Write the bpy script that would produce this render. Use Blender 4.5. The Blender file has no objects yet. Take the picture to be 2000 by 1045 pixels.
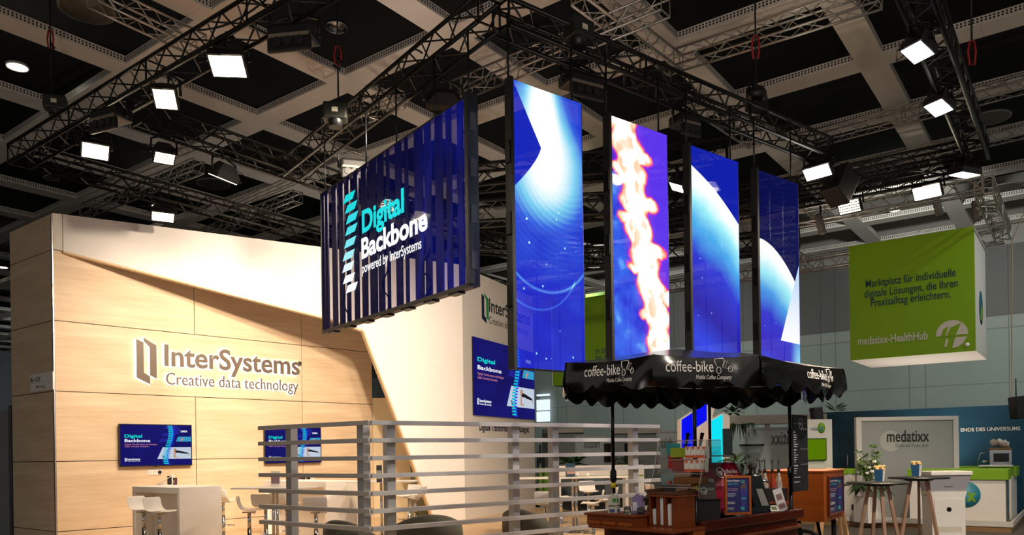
import bpy, bmesh, math, random
from mathutils import Vector, Matrix
random.seed(7)
SC = bpy.context.scene
COL = SC.collection
PI = math.pi
# ------------------------------------------------------------------ camera
F, CX, CY, ROLL, HC = 1500.0, 1000.0, 884.0, 0.014, 1.6
cam = bpy.data.cameras.new('camera'); camo = bpy.data.objects.new('camera', cam); COL.objects.link(camo)
cam.sensor_fit = 'HORIZONTAL'; cam.sensor_width = 36.0; cam.lens = 36.0 * F / 2000.0
cam.shift_y = (CY - 522.5) / 2000.0
cam.clip_end = 200
_c, _s = math.cos(ROLL), math.sin(ROLL)
_M = Matrix(((_c, _s, 0, 0), (0, 0, -1, 0), (-_s, _c, 0, HC), (0, 0, 0, 1)))
camo.matrix_world = _M
SC.camera = camo
# ------------------------------------------------------------------ world, exposure
W = bpy.data.worlds.new('world'); SC.world = W; W.use_nodes = True
W.node_tree.nodes['Background'].inputs[0].default_value = (1.0, 0.97, 0.92, 1)
W.node_tree.nodes['Background'].inputs[1].default_value = 0.36
vs = SC.view_settings
vs.view_transform = 'Standard'; vs.look = 'None'; vs.exposure = 0.0; vs.gamma = 1.0; vs.use_curve_mapping = False
SC.cycles.max_bounces = 8; SC.cycles.transparent_max_bounces = 16
SC.cycles.sample_clamp_indirect = 4.0

def lin(h):
    h = h.lstrip('#'); o = []
    for i in (0, 2, 4):
        c = int(h[i:i+2], 16) / 255.0
        o.append(c / 12.92 if c <= .04045 else ((c + .055) / 1.055) ** 2.4)
    return (o[0], o[1], o[2], 1.0)

# rays of the survey: pixel -> direction, used to place things at measured distances
def ray(x, y):
    a, b = x - CX, y - CY
    A, B = _c*a - _s*b, _s*a + _c*b
    return Vector((A/F, 1.0, -B/F))
def at(x, y, d): return ray(x, y)*d + Vector((0, 0, HC))
def atz(x, y, z):
    r = ray(x, y); return r*((z-HC)/r.z) + Vector((0, 0, HC))
def onp(x, y, p, rz):          # on the vertical plane through p whose local x axis has heading rz
    d = Vector((math.cos(rz), math.sin(rz))); n = Vector((d.y, -d.x)); r = ray(x, y)
    t = (n.x*p[0]+n.y*p[1])/(n.x*r.x+n.y*r.y)
    P = r*t + Vector((0, 0, HC))
    return P, (P.x-p[0])*d.x+(P.y-p[1])*d.y

# ------------------------------------------------------------------ lamps (plain light objects)
def spot(p, target, power, size=1.0, col=(1, .80, .58), blend=.6, radius=.2, parent=None):
    l = bpy.data.lights.new('spot', 'SPOT'); l.energy = power; l.spot_size = size; l.spot_blend = blend
    l.color = col; l.shadow_soft_size = radius
    o = bpy.data.objects.new('spot_lamp', l); COL.objects.link(o)
    o.location = p; o.rotation_euler = (Vector(target)-Vector(p)).to_track_quat('-Z', 'Y').to_euler()
    return o
def area(p, target, power, sx, sy, col=(1, .9, .78)):
    l = bpy.data.lights.new('area', 'AREA'); l.energy = power; l.shape = 'RECTANGLE'; l.size = sx; l.size_y = sy; l.color = col
    o = bpy.data.objects.new('area_lamp', l); COL.objects.link(o)
    o.location = p; o.rotation_euler = (Vector(target)-Vector(p)).to_track_quat('-Z', 'Y').to_euler()
    return o
WARM = (1, .84, .66)
# added bare spots at truss height, brightening the oak wall and the white fascia
for (p, q, e, a) in (((-1.2, 9.9, 6.12), (-6.8, 15.2, 4.0), 1350, 1.2), ((-2.0, 12.2, 6.05), (-5.0, 16.8, 2.6), 1200, 1.7), ((-3.5, 10.8, 6.1), (-6.7, 15.5, 2.2), 900, 1.3),
                  ((-4.6, 13.6, 6.1), (-5.2, 17.0, 1.4), 200, 1.5), ((-.6, 11.5, 6.1), (-.3, 19.5, 2.6), 1000, 1.3), ((-3.6, 9.0, 6.1), (-5.4, 13.0, .8), 350, 1.0)):
    spot(p, q, e, a, WARM, .9, .12)
# added front fill spots out of view, for the cart, fence, kiosk and tables
for (p, q, e, a) in (((4.2, 1.2, 6.1), (2.0, 7.2, 1.2), 420, 1.1), ((5.5, 4.0, 6.1), (.7, 10.8, 1.4), 1900, .8), ((6.5, 4.0, 6.1), (7.0, 12.6, .7), 2600, .62), ((-1.6, .6, 6.1), (1.6, 7.2, 1.3), 330, 1.1)):
    spot(p, q, e, a, (1, .88, .74), .8, .15)
# added unseen upward spots near the floor, brightening the ceiling beams
for (p, q, e, a) in (((0, -3, .4), (-.5, 6.5, 9.4), 1500, 1.5), ((7, -1, .4), (8.5, 8, 9.4), 1000, 1.4), ((-3.5, 25, .4), (-4, 19, 9.4), 700, 1.9), ((9.4, 17.6, .3), (9.5, 15, 9.4), 500, 1.7)):
    spot(p, q, e, a, (1, .87, .74), .9, .15)
# added spots high up, brightening the far hall and its walls
for (p, q, e) in (((10.5, 20.5, 8.3), (17, 33, 3.5), 1500), ((17.3, 17.8, 8.3), (22, 26, 3), 950), ((2.0, 26, 8.3), (5, 38, 3), 1800), ((12, 12.5, 8.3), (12, 16.5, 0), 900), ((-20, 34, 8.3), (-22, 46, 2), 3500)):
    spot(p, q, e, 2.0, (.93, 1, .95), .9, .14)

# ------------------------------------------------------------------ node helpers
class E:
    def __init__(s, g, k): s.g = g; s.k = k
    def _b(s, op, o, rev=False):
        return s.g.math(op, o, s) if rev else s.g.math(op, s, o)
    def __add__(s, o): return s._b('ADD', o)
    def __radd__(s, o): return s._b('ADD', o, True)
    def __sub__(s, o): return s._b('SUBTRACT', o)
    def __rsub__(s, o): return s._b('SUBTRACT', o, True)
    def __mul__(s, o): return s._b('MULTIPLY', o)
    def __rmul__(s, o): return s._b('MULTIPLY', o, True)
    def __truediv__(s, o): return s._b('DIVIDE', o)
    def __neg__(s): return s._b('MULTIPLY', -1.0)
class G:
    def __init__(s, name):
        s.m = bpy.data.materials.new(name); s.m.use_nodes = True
        s.t = s.m.node_tree; s.t.nodes.clear()
        s.out = s.t.nodes.new('ShaderNodeOutputMaterial')
    def n(s, typ, **kw):
        x = s.t.nodes.new(typ)
        for k, v in kw.items(): setattr(x, k, v)
        return x
    def put(s, sock, v):
        if isinstance(v, E): s.t.links.new(v.k, sock)
        elif isinstance(v, bpy.types.NodeSocket): s.t.links.new(v, sock)
        else: sock.default_value = v
    def math(s, op, a, b=0.0, c=None):
        x = s.n('ShaderNodeMath', operation=op); s.put(x.inputs[0], a); s.put(x.inputs[1], b)
        if c is not None: s.put(x.inputs[2], c)
        return E(s, x.outputs[0])
    def obj(s):
        x = s.n('ShaderNodeTexCoord'); p = s.n('ShaderNodeSeparateXYZ'); s.t.links.new(x.outputs['Object'], p.inputs[0])
        return E(s, p.outputs[0]), E(s, p.outputs[1]), E(s, p.outputs[2])
    def vec(s, a, b, c=0.0):
        x = s.n('ShaderNodeCombineXYZ'); s.put(x.inputs[0], a); s.put(x.inputs[1], b); s.put(x.inputs[2], c); return x.outputs[0]
    def noise(s, v, scale=5.0, detail=2.0, rough=.5):
        x = s.n('ShaderNodeTexNoise'); s.put(x.inputs['Vector'], v); x.inputs['Scale'].default_value = scale
        x.inputs['Detail'].default_value = detail; x.inputs['Roughness'].default_value = rough
        return E(s, x.outputs[0])
    def voro(s, v, scale):
        x = s.n('ShaderNodeTexVoronoi'); s.put(x.inputs['Vector'], v); x.inputs['Scale'].default_value = scale; return E(s, x.outputs[0])
    def sm(s, x, a, b):
        r = s.n('ShaderNodeMapRange', interpolation_type='SMOOTHSTEP')
        s.put(r.inputs[0], x); s.put(r.inputs[1], a); s.put(r.inputs[2], b); r.inputs[3].default_value = 0; r.inputs[4].default_value = 1
        return E(s, r.outputs[0])
    def clamp(s, x): return s.math('MINIMUM', s.math('MAXIMUM', x, 0.0), 1.0)
    def mx(s, a, b): return s.math('MAXIMUM', a, b)
    def mn(s, a, b): return s.math('MINIMUM', a, b)
    def ab(s, a): return s.math('ABSOLUTE', a)
    def sin(s, a): return s.math('SINE', a)
    def fr(s, a): return s.math('FRACT', a)
    def ln(s, a, b): return s.math('SQRT', a*a+b*b)
    def gt(s, a, b): return s.math('GREATER_THAN', a, b)
    def ramp(s, f, stops):
        x = s.n('ShaderNodeValToRGB'); s.put(x.inputs[0], f); e = x.color_ramp.elements
        while len(e) < len(stops): e.new(.5)
        for i, (p, c) in enumerate(stops):
            e[i].position = p; e[i].color = lin(c) if isinstance(c, str) else c
        return x.outputs[0]
    def mix(s, f, a, b):
        x = s.n('ShaderNodeMix', data_type='RGBA'); s.put(x.inputs[0], f)
        s.put(x.inputs[6], lin(a) if isinstance(a, str) else a); s.put(x.inputs[7], lin(b) if isinstance(b, str) else b)
        return x.outputs[2]
    def bsdf(s, col, rough=.5, metal=0.0, spec=.5, bump=None, bstr=.1, **kw):
        b = s.n('ShaderNodeBsdfPrincipled'); s.put(b.inputs['Base Color'], lin(col) if isinstance(col, str) else col)
        s.put(b.inputs['Roughness'], rough); s.put(b.inputs['Metallic'], metal); b.inputs['Specular IOR Level'].default_value = spec
        for k, v in kw.items(): s.put(b.inputs[k.replace('_', ' ')], v)
        if bump is not None:
            u = s.n('ShaderNodeBump'); u.inputs['Strength'].default_value = bstr; s.put(u.inputs['Height'], bump); s.t.links.new(u.outputs[0], b.inputs['Normal'])
        s.t.links.new(b.outputs[0], s.out.inputs[0]); return s.m
MATS = {}
def M(name, col, rough=.5, metal=0.0, var=.06, scale=6.0, spec=.5, bump=0.0, **kw):
    if name in MATS: return MATS[name]
    g = G(name); x, y, z = g.obj(); v = g.vec(x, y, z)
    nz = g.noise(v, scale, 3.0)
    c = lin(col)
    d = tuple(max(0, k*(1-var*2)) for k in c[:3])+(1,); e = tuple(min(1, k*(1+var*2)) for k in c[:3])+(1,)
    MATS[name] = g.bsdf(g.mix(nz, d, e), rough, metal, spec, nz if bump else None, bump, **kw)
    return MATS[name]
def EM(name, col, strength=1.0):
    if name in MATS: return MATS[name]
    g = G(name); e = g.n('ShaderNodeEmission'); e.inputs[0].default_value = lin(col); e.inputs[1].default_value = strength
    g.t.links.new(e.outputs[0], g.out.inputs[0]); MATS[name] = g.m
    return g.m

# ------------------------------------------------------------------ mesh helpers
class MB:
    def __init__(s): s.v = []; s.f = []; s.sm = []
    def add(s, vs, fs, smooth=False):
        o = len(s.v); s.v += [tuple(p) for p in vs]
        for f in fs: s.f.append(tuple(i+o for i in f)); s.sm.append(smooth)
        return s
    def box(s, x0, x1, y0, y1, z0, z1, b=0.0):
        if b <= 0:
            return s.add([(x0,y0,z0),(x1,y0,z0),(x1,y1,z0),(x0,y1,z0),(x0,y0,z1),(x1,y0,z1),(x1,y1,z1),(x0,y1,z1)],
                     [(0,3,2,1),(4,5,6,7),(0,1,5,4),(1,2,6,5),(2,3,7,6),(3,0,4,7)])
        bm = bmesh.new(); bmesh.ops.create_cube(bm, size=1)
        for v in bm.verts: v.co = ((x0+x1)/2+v.co.x*(x1-x0), (y0+y1)/2+v.co.y*(y1-y0), (z0+z1)/2+v.co.z*(z1-z0))
        bmesh.ops.bevel(bm, geom=bm.edges[:], offset=b, segments=2, affect='EDGES', profile=.6)
        return s.bm(bm)
    def bm(s, bm, smooth=False):
        bm.verts.index_update()
        s.add([v.co[:] for v in bm.verts], [[v.index for v in f.verts] for f in bm.faces], smooth); bm.free(); return s
    def prism(s, poly, y0, y1):          # polygon in x,z extruded along y
        n = len(poly); a = [(p[0], y0, p[1]) for p in poly]+[(p[0], y1, p[1]) for p in poly]
        f = [tuple(range(n)), tuple(range(2*n-1, n-1, -1))]+[(i+n, (i+1) % n+n, (i+1) % n, i) for i in range(n)]
        return s.add(a, f)
    def slab(s, poly, z0, z1):           # polygon in x,y extruded along z
        n = len(poly); a = [(p[0], p[1], z0) for p in poly]+[(p[0], p[1], z1) for p in poly]
        f = [tuple(range(n-1, -1, -1)), tuple(range(n, 2*n))]+[(i, (i+1) % n, (i+1) % n+n, i+n) for i in range(n)]
        return s.add(a, f)
    def tube(s, pts, r, n=8, cap=True, smooth=True):
        pts = [Vector(p) for p in pts]; m = len(pts); rs = r if isinstance(r, (list, tuple)) else [r]*m
        vs = []; ref = None
        for i, p in enumerate(pts):
            t = (pts[min(i+1, m-1)]-pts[max(i-1, 0)]).normalized()
            if ref is None:
                ref = Vector((0, 0, 1)) if abs(t.z) < .9 else Vector((1, 0, 0))
            u = t.cross(ref).normalized(); w = u.cross(t).normalized(); ref = w
            for k in range(n):
                a = 2*PI*k/n; vs.append(p+(u*math.cos(a)+w*math.sin(a))*rs[i])
        fs = [(i*n+k, i*n+(k+1) % n, (i+1)*n+(k+1) % n, (i+1)*n+k) for i in range(m-1) for k in range(n)]
        s.add(vs, fs, smooth)
        if cap:
            o = len(s.v)-m*n
            s.f.append(tuple(o+k for k in range(n-1, -1, -1))); s.sm.append(False)
            s.f.append(tuple(o+(m-1)*n+k for k in range(n))); s.sm.append(False)
        return s
    def lathe(s, prof, n=24, c=(0, 0, 0), smooth=True):     # prof: (r,z) pairs
        m = len(prof); vs = []
        for r, z in prof:
            for k in range(n):
                a = 2*PI*k/n; vs.append((c[0]+r*math.cos(a), c[1]+r*math.sin(a), c[2]+z))
        fs = [(i*n+k, i*n+(k+1) % n, (i+1)*n+(k+1) % n, (i+1)*n+k) for i in range(m-1) for k in range(n)]
        o = len(s.v); s.add(vs, fs, smooth)
        if m >= 4 and prof[0][0] > 0 and abs(prof[0][0]-prof[-1][0]) < 1e-6:      # a ring: close the loop
            for k in range(n): s.f.append((o+(m-1)*n+k, o+(m-1)*n+(k+1) % n, o+(k+1) % n, o+k)); s.sm.append(smooth)
            return s
        s.f.append(tuple(o+k for k in range(n-1, -1, -1))); s.sm.append(False)
        s.f.append(tuple(o+(m-1)*n+k for k in range(n))); s.sm.append(False)
        return s
    def blob(s, c, r, sub=2, jit=0.0, sq=(1, 1, 1)):
        bm = bmesh.new(); bmesh.ops.create_icosphere(bm, subdivisions=sub, radius=1)
        for v in bm.verts:
            k = r*(1+random.uniform(-jit, jit)); v.co = Vector((c[0]+v.co.x*k*sq[0], c[1]+v.co.y*k*sq[1], c[2]+v.co.z*k*sq[2]))
        return s.bm(bm, True)
    def xf(s, mat):
        s.v = [tuple(mat @ Vector(p)) for p in s.v]; return s
    def build(s, name, mat, parent=None, kind=None, label=None, loc=None, rz=0.0, rot=None):
        me = bpy.data.meshes.new(name); me.from_pydata(s.v, [], s.f); me.update()
        me.polygons.foreach_set('use_smooth', s.sm)
        me.materials.append(mat)
        o = bpy.data.objects.new(name, me); COL.objects.link(o)
        if parent is not None: o.parent = parent
        if loc is not None: o.location = loc
        if rot is not None: o.rotation_euler = rot
        elif rz: o.rotation_euler = (0, 0, rz)
        if kind: o['kind'] = kind
        if label: o['label'] = label
        return o
def thing(name, label, cat, loc=(0, 0, 0), rz=0.0, group=None, rot=None):
    o = bpy.data.objects.new(name, None); COL.objects.link(o); o.empty_display_size = .1
    o.location = loc; o.rotation_euler = rot if rot is not None else (0, 0, rz)
    o['label'] = label; o['category'] = cat
    if group: o['group'] = group
    return o
def tag(o, label, cat, group=None):
    o['label'] = label; o['category'] = cat
    if group: o['group'] = group
    return o
def kids(o): return [c for c in COL.objects if c.parent == o]
def copy_tree(o, parent=None):
    c = o.copy(); COL.objects.link(c)
    if parent is not None: c.parent = parent
    for ch in kids(o): copy_tree(ch, c)
    return c
def dup(src, label, loc, rz=0.0, group=None):
    c = copy_tree(src); c.location = loc; c.rotation_euler = (0, 0, rz); c['label'] = label
    if group: c['group'] = group
    return c
def txt(parent, s, x, z, size, mat, w=None, y=-.004, bold=0.0, extr=0.0, align='LEFT', name='lettering', shear=0.0, rot=None, loc=None, label=None):
    cu = bpy.data.curves.new('t', 'FONT'); cu.body = s; cu.size = 1.0; cu.offset = bold; cu.extrude = extr/size if size else 0; cu.shear = shear
    cu.align_x = 'LEFT'; cu.resolution_u = 4; cu.space_line = 1.0
    o = bpy.data.objects.new('t', cu); COL.objects.link(o)
    dg = bpy.context.evaluated_depsgraph_get(); me = bpy.data.meshes.new_from_object(o.evaluated_get(dg))
    bpy.data.objects.remove(o); bpy.data.curves.remove(cu)
    xs = [v.co.x for v in me.vertices]; x0, x1 = min(xs), max(xs)
    sx = (w/(x1-x0)) if w else size
    ox = 0 if align == 'LEFT' else (-(x1-x0)*sx/2 if align == 'CENTER' else -(x1-x0)*sx)
    for v in me.vertices:
        v.co = Vector(((v.co.x-x0)*sx+ox, y-v.co.z*size, v.co.y*size))
    me.materials.clear(); me.materials.append(mat)
    m = bpy.data.objects.new(name, me); COL.objects.link(m); m.parent = parent
    m.location = loc if loc is not None else (x, 0, z)
    if rot is not None: m.rotation_euler = rot
    if label: m['label'] = label
    return m

# ------------------------------------------------------------------ common materials
RZH = math.atan2(-.6, .8)      # hall planes: local x = (.8,-.6), faces -y
RH, VH = Vector((.6, .8, 0)), Vector((.8, -.6, 0))
white = M('white_lacquer', '#ece6dd', .45, var=.02)
whitewall = M('white_wall_board', '#eee6de', .6, var=.02)
black = M('black_plastic', '#0b0b0d', .45, var=.1)
blackm = M('black_metal', '#101012', .38, .6, var=.15)
trussb = M('black_truss_paint', '#100d0b', .4, .5, var=.15)
alu = M('aluminium', '#b9b2aa', .35, .9, var=.1)
chrome = M('chrome', '#c8c8c8', .12, 1.0, var=.02)
darkglass = M('dark_glass', '#0a0c10', .08, var=.02)
navy = M('navy_print', '#1b1f45', .6, var=.02)
greenm = M('lime_green_board', '#6d9800', .5, var=.02)
greenc = M('lime_green_cube', '#8cbc00', .5, var=.02)
greymet = M('fence_grey_paint', '#a7a6a5', .42, var=.04, scale=20)
# ================================================================== THE HALL
U0, V0, ZS = 7.64, -15.16, 9.4053        # first ceiling beam crossing and soffit height
def hall(u, v, z=0.0): return RH*u+VH*v+Vector((0, 0, z))
carpet = M('grey_carpet', '#4c463f', .95, var=.12, scale=60, spec=.1)
fl = MB().add([hall(-40, -63), hall(-40, 30), hall(32.4, 30), hall(32.4, -63)], [(0, 1, 2, 3)]).build('floor', carpet, kind='structure')
voidm = M('dark_ceiling_void', '#040404', .9, var=.3, scale=.6)
ce = MB()
a = [hall(-12, -63, 11.2), hall(-12, 12, 11.2), hall(32.4, 12, 11.2), hall(32.4, -63, 11.2)]
ce.add(a+[p+Vector((0, 0, .2)) for p in a], [(0, 3, 2, 1), (4, 5, 6, 7)])
ce.build('ceiling', voidm, kind='structure')
# beams: soffit box with two rows of square holes in its flanks
def beam_material():
    g = G('perforated_beam'); x, y, z = g.obj()
    hx = g.gt(.25, g.ab(g.fr(x*(1/.066))-.5)); r1 = g.gt(.017, g.ab(z-.062)); r2 = g.gt(.017, g.ab(z-.112))
    hole = g.mx(r1, r2)*hx
    seam = g.gt(.004, g.ab(g.fr(x*(1/3.0))*3.0-1.5))
    nz = g.noise(g.vec(x, y, z), 1.3, 4)
    base = g.mix(nz, '#cbc2b8', '#e8dfd5')
    c = g.mix(g.mx(hole, seam*.35), base, '#050505')
    return g.bsdf(c, .38, 0, .5)
beamm = beam_material()
nb = 0
for j in range(-16, 9):
    v1 = V0+3*j; v0 = v1-.53
    o = MB().box(-8, 32.4, -.265, .265, 0, .155).build('trim_%d' % nb, beamm, kind='structure', loc=hall(0, (v0+v1)/2, ZS), rz=math.atan2(.8, .6)); nb += 1
for i in range(-3, 9):
    u = U0+3*i+.275; m = MB()
    for j in range(-16, 8):
        m.box(V0+3*j, V0+3*j+2.47, -.275, .275, 0, .155)
    m.build('trim_%d' % nb, beamm, kind='structure', loc=hall(u, 0, ZS), rz=RZH); nb += 1
# back wall with panel bands, left end wall
def wall_material():
    g = G('hall_wall_panels'); x, y, z = g.obj()
    dark = g.gt(z, 6.25)*g.gt(8.75, z)
    strip = g.gt(z, 5.8)*g.gt(6.25, z)
    vx = g.fr(x*(1/3.2))*3.2
    seam = g.mx(g.gt(.02, g.ab(vx-1.0)), g.gt(.02, g.ab(vx-1.55)))
    hz = g.mx(g.gt(.015, g.ab(z-3.85)), g.mx(g.gt(.02, g.ab(z-6.25)), g.gt(.02, g.ab(z-5.8))))
    nz = g.noise(g.vec(x, y, z), .7, 3)
    c = g.mix(nz, '#828b83', '#909991')
    c = g.mix(dark, c, '#5e5c57'); c = g.mix(strip, c, '#8f948d')
    c = g.mix(g.gt(z, 8.75), c, '#8f8b84')
    c = g.mix(g.mx(hz, seam*g.gt(8.75, z))*.45, c, '#2b2e2c')
    return g.bsdf(c, .6)
wallm = wall_material()
MB().box(-63, 30, 0, .3, 0, 11.2).build('wall_back', wallm, kind='structure', loc=hall(32.4, 0), rz=RZH)
MB().box(-40, 32.4, 0, .3, 0, 11.2).build('wall_left', M('left_hall_wall', '#7e848c', .7, var=.04, scale=.5), kind='structure', loc=hall(0, -63), rz=math.atan2(.8, .6))
# bright window strips far behind the booth
wn = 0
for (x0, x1, y0, y1) in ((1049, 1072, 769, 774), (1049, 1072, 780, 802), (1049, 1072, 803, 824), (1060, 1072, 846, 856)):
    A, t0 = onp(x0, y1, hall(32.2, 0), RZH); B, t1 = onp(x1, y0, hall(32.2, 0), RZH); wn += 1
    w = MB().box(t0, t1, -.05, .1, A.z, B.z).build('window_%d' % wn, EM('daylight_pane', '#dfeefa', 1.15), kind='structure', loc=hall(32.2, 0), rz=RZH)
# ceiling vents and downlights in the coffers
ventm = M('vent_metal', '#a09a90', .6, .3, var=.1)
vent0 = None
def vent_mesh(t):
    ring = MB().lathe([(.66, 0), (.66, .03), (.60, .03), (.60, 0)], 32); ring.build('rim', ventm, t)
    b = MB()
    for k in range(24):
        a = 2*PI*k/24; c, s = math.cos(a), math.sin(a)
        b.add([(c*.12-s*.008, s*.12+c*.008, 0), (c*.6-s*.062, s*.6+c*.062, 0), (c*.6+s*.045, s*.6-c*.045, .03), (c*.12+s*.008, s*.12-c*.008, .03)], [(0, 1, 2, 3)])
    b.lathe([(.0, 0), (.12, 0), (.12, .04)], 16); b.build('swirl_blades', ventm, t)
VL = ['round swirl vent in the ceiling bay above the left truss corner', 'round swirl vent in the bay behind the slim ceiling truss near the big screen',
      'round swirl vent at the right beside the vertical-looking black truss', 'small distant round swirl vent above the green cube at the right']
for k, (x, y) in enumerate(((170, 20), (417, 360), (1932, 232), (1965, 367))):
    p = atz(x, y, 10.1)
    if vent0 is None:
        vent0 = thing('ceiling_vent', VL[0], 'vent', p, 0, 'round ceiling vents'); vent0.scale = (.76, .76, 1); vent_mesh(vent0)
    else: dup(vent0, VL[k], p, .3*k, 'round ceiling vents')
DL = [((34, 132), 1, 'bright round downlight in the dark bay at the upper left edge'), ((657, 55), 0, 'switched-off chrome downlight in the bay above the red hoist ring'),
      ((100, 349), 0, 'faint small downlight in the bay under the left black truss'), ((309, 404), 1, 'bright oval downlight just above the lowest flood light over the white fascia'),
      ((1747, 411), 1, 'bright small downlight in the bay above the green cube'), ((1706, 360), 0, 'dim downlight between the two right flood lights'),
      ((5, 523), 1, 'bright far downlight left of the wooden tower')]
for (x, y), on, lab in DL:
    p = atz(x, y, 10.0); t = thing('downlight', lab, 'ceiling light', p, 0, 'ceiling downlights')
    MB().lathe([(.20, 0), (.22, 0), (.22, .05), (.2, .05)], 20).build('ring', chrome if not on else M('white_metal', '#d8d4cc', .4, var=.02), t)
    MB().lathe([(.0, .02), (.19, .02), (.19, .05)], 20).build('lens', EM('downlight_glow', '#fff6e2', 9) if on else M('lamp_reflector', '#9a9a9a', .15, .9), t)

# ------------------------------------------------------------------ trusses
def truss(name, label, p0, p1, mat, size=.29, r=.024, group=None, pitch=None, cat='truss'):
    p0, p1 = Vector(p0), Vector(p1); d = p1-p0; L = d.length
    t = thing(name, label, cat, p0, math.atan2(d.y, d.x), group)
    h = size/2; cs = [(-h, -h), (h, -h), (h, h), (-h, h)]
    for (a, b) in cs:
        MB().tube([(0, a, b), (L, a, b)], r, 8).build('chord', mat, t)
    n = max(2, int(round(L/(pitch or size*1.0))))
    for f in range(4):
        (a0, b0), (a1, b1) = cs[f], cs[(f+1) % 4]; m = MB()
        for k in range(n):
            xa, xb = L*k/n, L*(k+1)/n
            if k % 2: q0, q1 = (xa, a1, b1), (xb, a0, b0)
            else: q0, q1 = (xa, a0, b0), (xb, a1, b1)
            m.tube([q0, q1], r*.45, 5, False)
        for xe in [0, L]+[L*k/max(1, int(L/2)) for k in range(1, int(L/2))]:
            m.tube([(xe, a0, b0), (xe, a1, b1)], r*.55, 5, False)
        m.build('lattice', mat, t)
    return t
GB, GS = 'black rigging trusses', 'silver rigging trusses'
h = .145
c1 = atz(15, 283, 6.52)+RH*h-Vector((0, 0, h))
truss('rigging_truss', 'long black truss running from the upper left corner above the wooden tower', c1-VH*0, c1+VH*10.5, trussb, group=GB)
truss('rigging_truss', 'black truss in front of the white fascia carrying the lowest flood lights', c1+RH*.2+VH*.145, c1+RH*13, trussb, group=GB)
c3 = atz(268, 202, 6.52)-Vector((0, 0, h))
truss('rigging_truss', 'black cross truss passing above the left end of the big screen', c3, c3+RH*9.6, trussb, group=GB)
S_ = Vector((.7956, .6058, 0)); M_ = Vector((-.608, .794, 0))
cp = atz(955, 24, 6.36)
truss('rigging_truss', 'black truss directly above the big landscape screen', cp, cp+M_*5.6, trussb, group=GB)
truss('rigging_truss', 'black truss from which the four portrait screens hang', cp+S_*.16, cp+S_*6.6, trussb, group=GB, r=.028)
c6 = (atz(1770, 0, 6.36)+atz(1826, 0, 6.36))/2
truss('rigging_truss', 'steep black truss with two floods in the upper right corner', c6-RH*3, c6+RH*5.3, trussb, group=GB, r=.03)
c7 = atz(1915, 290, 6.36)
truss('rigging_truss', 'black truss crossing behind the two upper right flood lights', c7-VH*.2, c7-VH*6.3, trussb, group=GB)
c8 = atz(1895, 318, 6.36)
truss('rigging_truss', 'black truss draped with cable loops above the three warm right floods', c8, c8-VH*5.5, trussb, group=GB)
c9 = atz(1919, 358, 6.4)
truss('rigging_truss', 'silver truss nearest above the green cube', c9, c9-VH*9, alu, group=GS)
truss('rigging_truss', 'short silver truss going back at the right end above the green cube', c9+RH*.15, c9+RH*4.2, alu, group=GS)
truss('rigging_truss', 'rear silver truss right over the green cube', c9+RH*4.4, c9+RH*4.4-VH*10, alu, group=GS)
truss('rigging_truss', 'silver cross truss joining the two trusses over the green cube', c9+RH*.2-VH*4.4, c9+RH*4.2-VH*4.4, alu, group=GS)
for (x0, y0, x1, y1, z, lab) in (
    (180, -10, 393, 90, 9.0, 'silver truss under the ceiling at the upper left'),
    (890, 178, 1300, 8, 9.0, 'silver truss passing behind the portrait screens top left corner'),
    (1130, -15, 1320, 128, 9.1, 'silver truss descending from the top edge right of the middle'),
    (1350, 190, 1475, 275, 9.1, 'silver truss piece behind the long black truss over the portrait screens'),
    (1322, 118, 1720, -8, 9.1, 'silver truss under the ceiling beam at the upper right'),
    (1555, 280, 2015, 160, 9.0, 'silver truss behind the second upper right flood light'),
    (1655, 336, 2015, 250, 9.0, 'silver truss with light catching it above the rightmost flood'),
    (388, 324, 165, 412, 9.0, 'silver truss end hanging above the left white fascia'),
    (582, 384, 400, 458, 9.0, 'silver truss end hanging just left of the big screen'),
    (640, 250, 780, 190, 8.6, 'grey truss seen through the black truss over the big screen')):
    truss('ceiling_truss', lab, atz(x0, y0, z), atz(x1, y1, z), alu, .3, .022, GS+' under the ceiling')
for (x0, y0, x1, y1, z, lab) in (
    (900, 352, 1420, 300, 6.9, 'far black truss seen between the big screen and the first portrait screen'),
    (900, 420, 1500, 385, 6.4, 'farther dark truss low behind the portrait screens'),
    (1300, 415, 1560, 372, 6.6, 'dark truss seen between the last portrait screens'),
    (900, 470, 1200, 498, 6.4, 'dark truss low between big screen and first portrait screen'),
    (1000, 520, 1560, 470, 6.0, 'lowest far dark truss behind the portrait screens')):
    truss('far_truss', lab, atz(x0, y0, z), atz(x1, y1, z), trussb, .4, .035, 'far dark trusses')

# ------------------------------------------------------------------ chains, slings, hoists
redsl = M('red_sling', '#8c0d10', .7)
def chain(x, y1, d, lab, red=None, hook=False, ztop=ZS):
    p = at(x, y1, d); t = thing('hoist_chain', lab, 'chain', p, 0, 'hoist chains')
    MB().tube([(0, 0, 0), (0, 0, ztop-p.z)], .012, 6).build('chain_link_run', blackm, t)
    if red:
        q = at(x, red, d).z-p.z
        MB().tube([(.03, 0, q-.02), (.05, 0, q-.15), (.03, 0, q-.32), (-.03, 0, q-.32), (-.05, 0, q-.15), (-.03, 0, q-.02), (.03, 0, q-.02)], .014, 6).build('sling', redsl, t, label='red sling')
    if hook:
        q = at(x, red+25, d).z-p.z
        MB().tube([(0, 0, q), (.06, 0, q-.08), (.02, 0, q-.16), (-.06, 0, q-.1)], .018, 6).build('hook', blackm, t)
    return t
chain(100, 195, 12.4, 'chain with red sling and hook at the upper left', 58, True)
chain(661, 205, 10.6, 'chain with red ring left above the big screen', 88, True)
chain(1477, 172, 10.3, 'chain with red shackle above the round black moving lamp', 68)
chain(1898, 90, 9.8, 'chain with long red sling at the upper right', 78)
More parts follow.
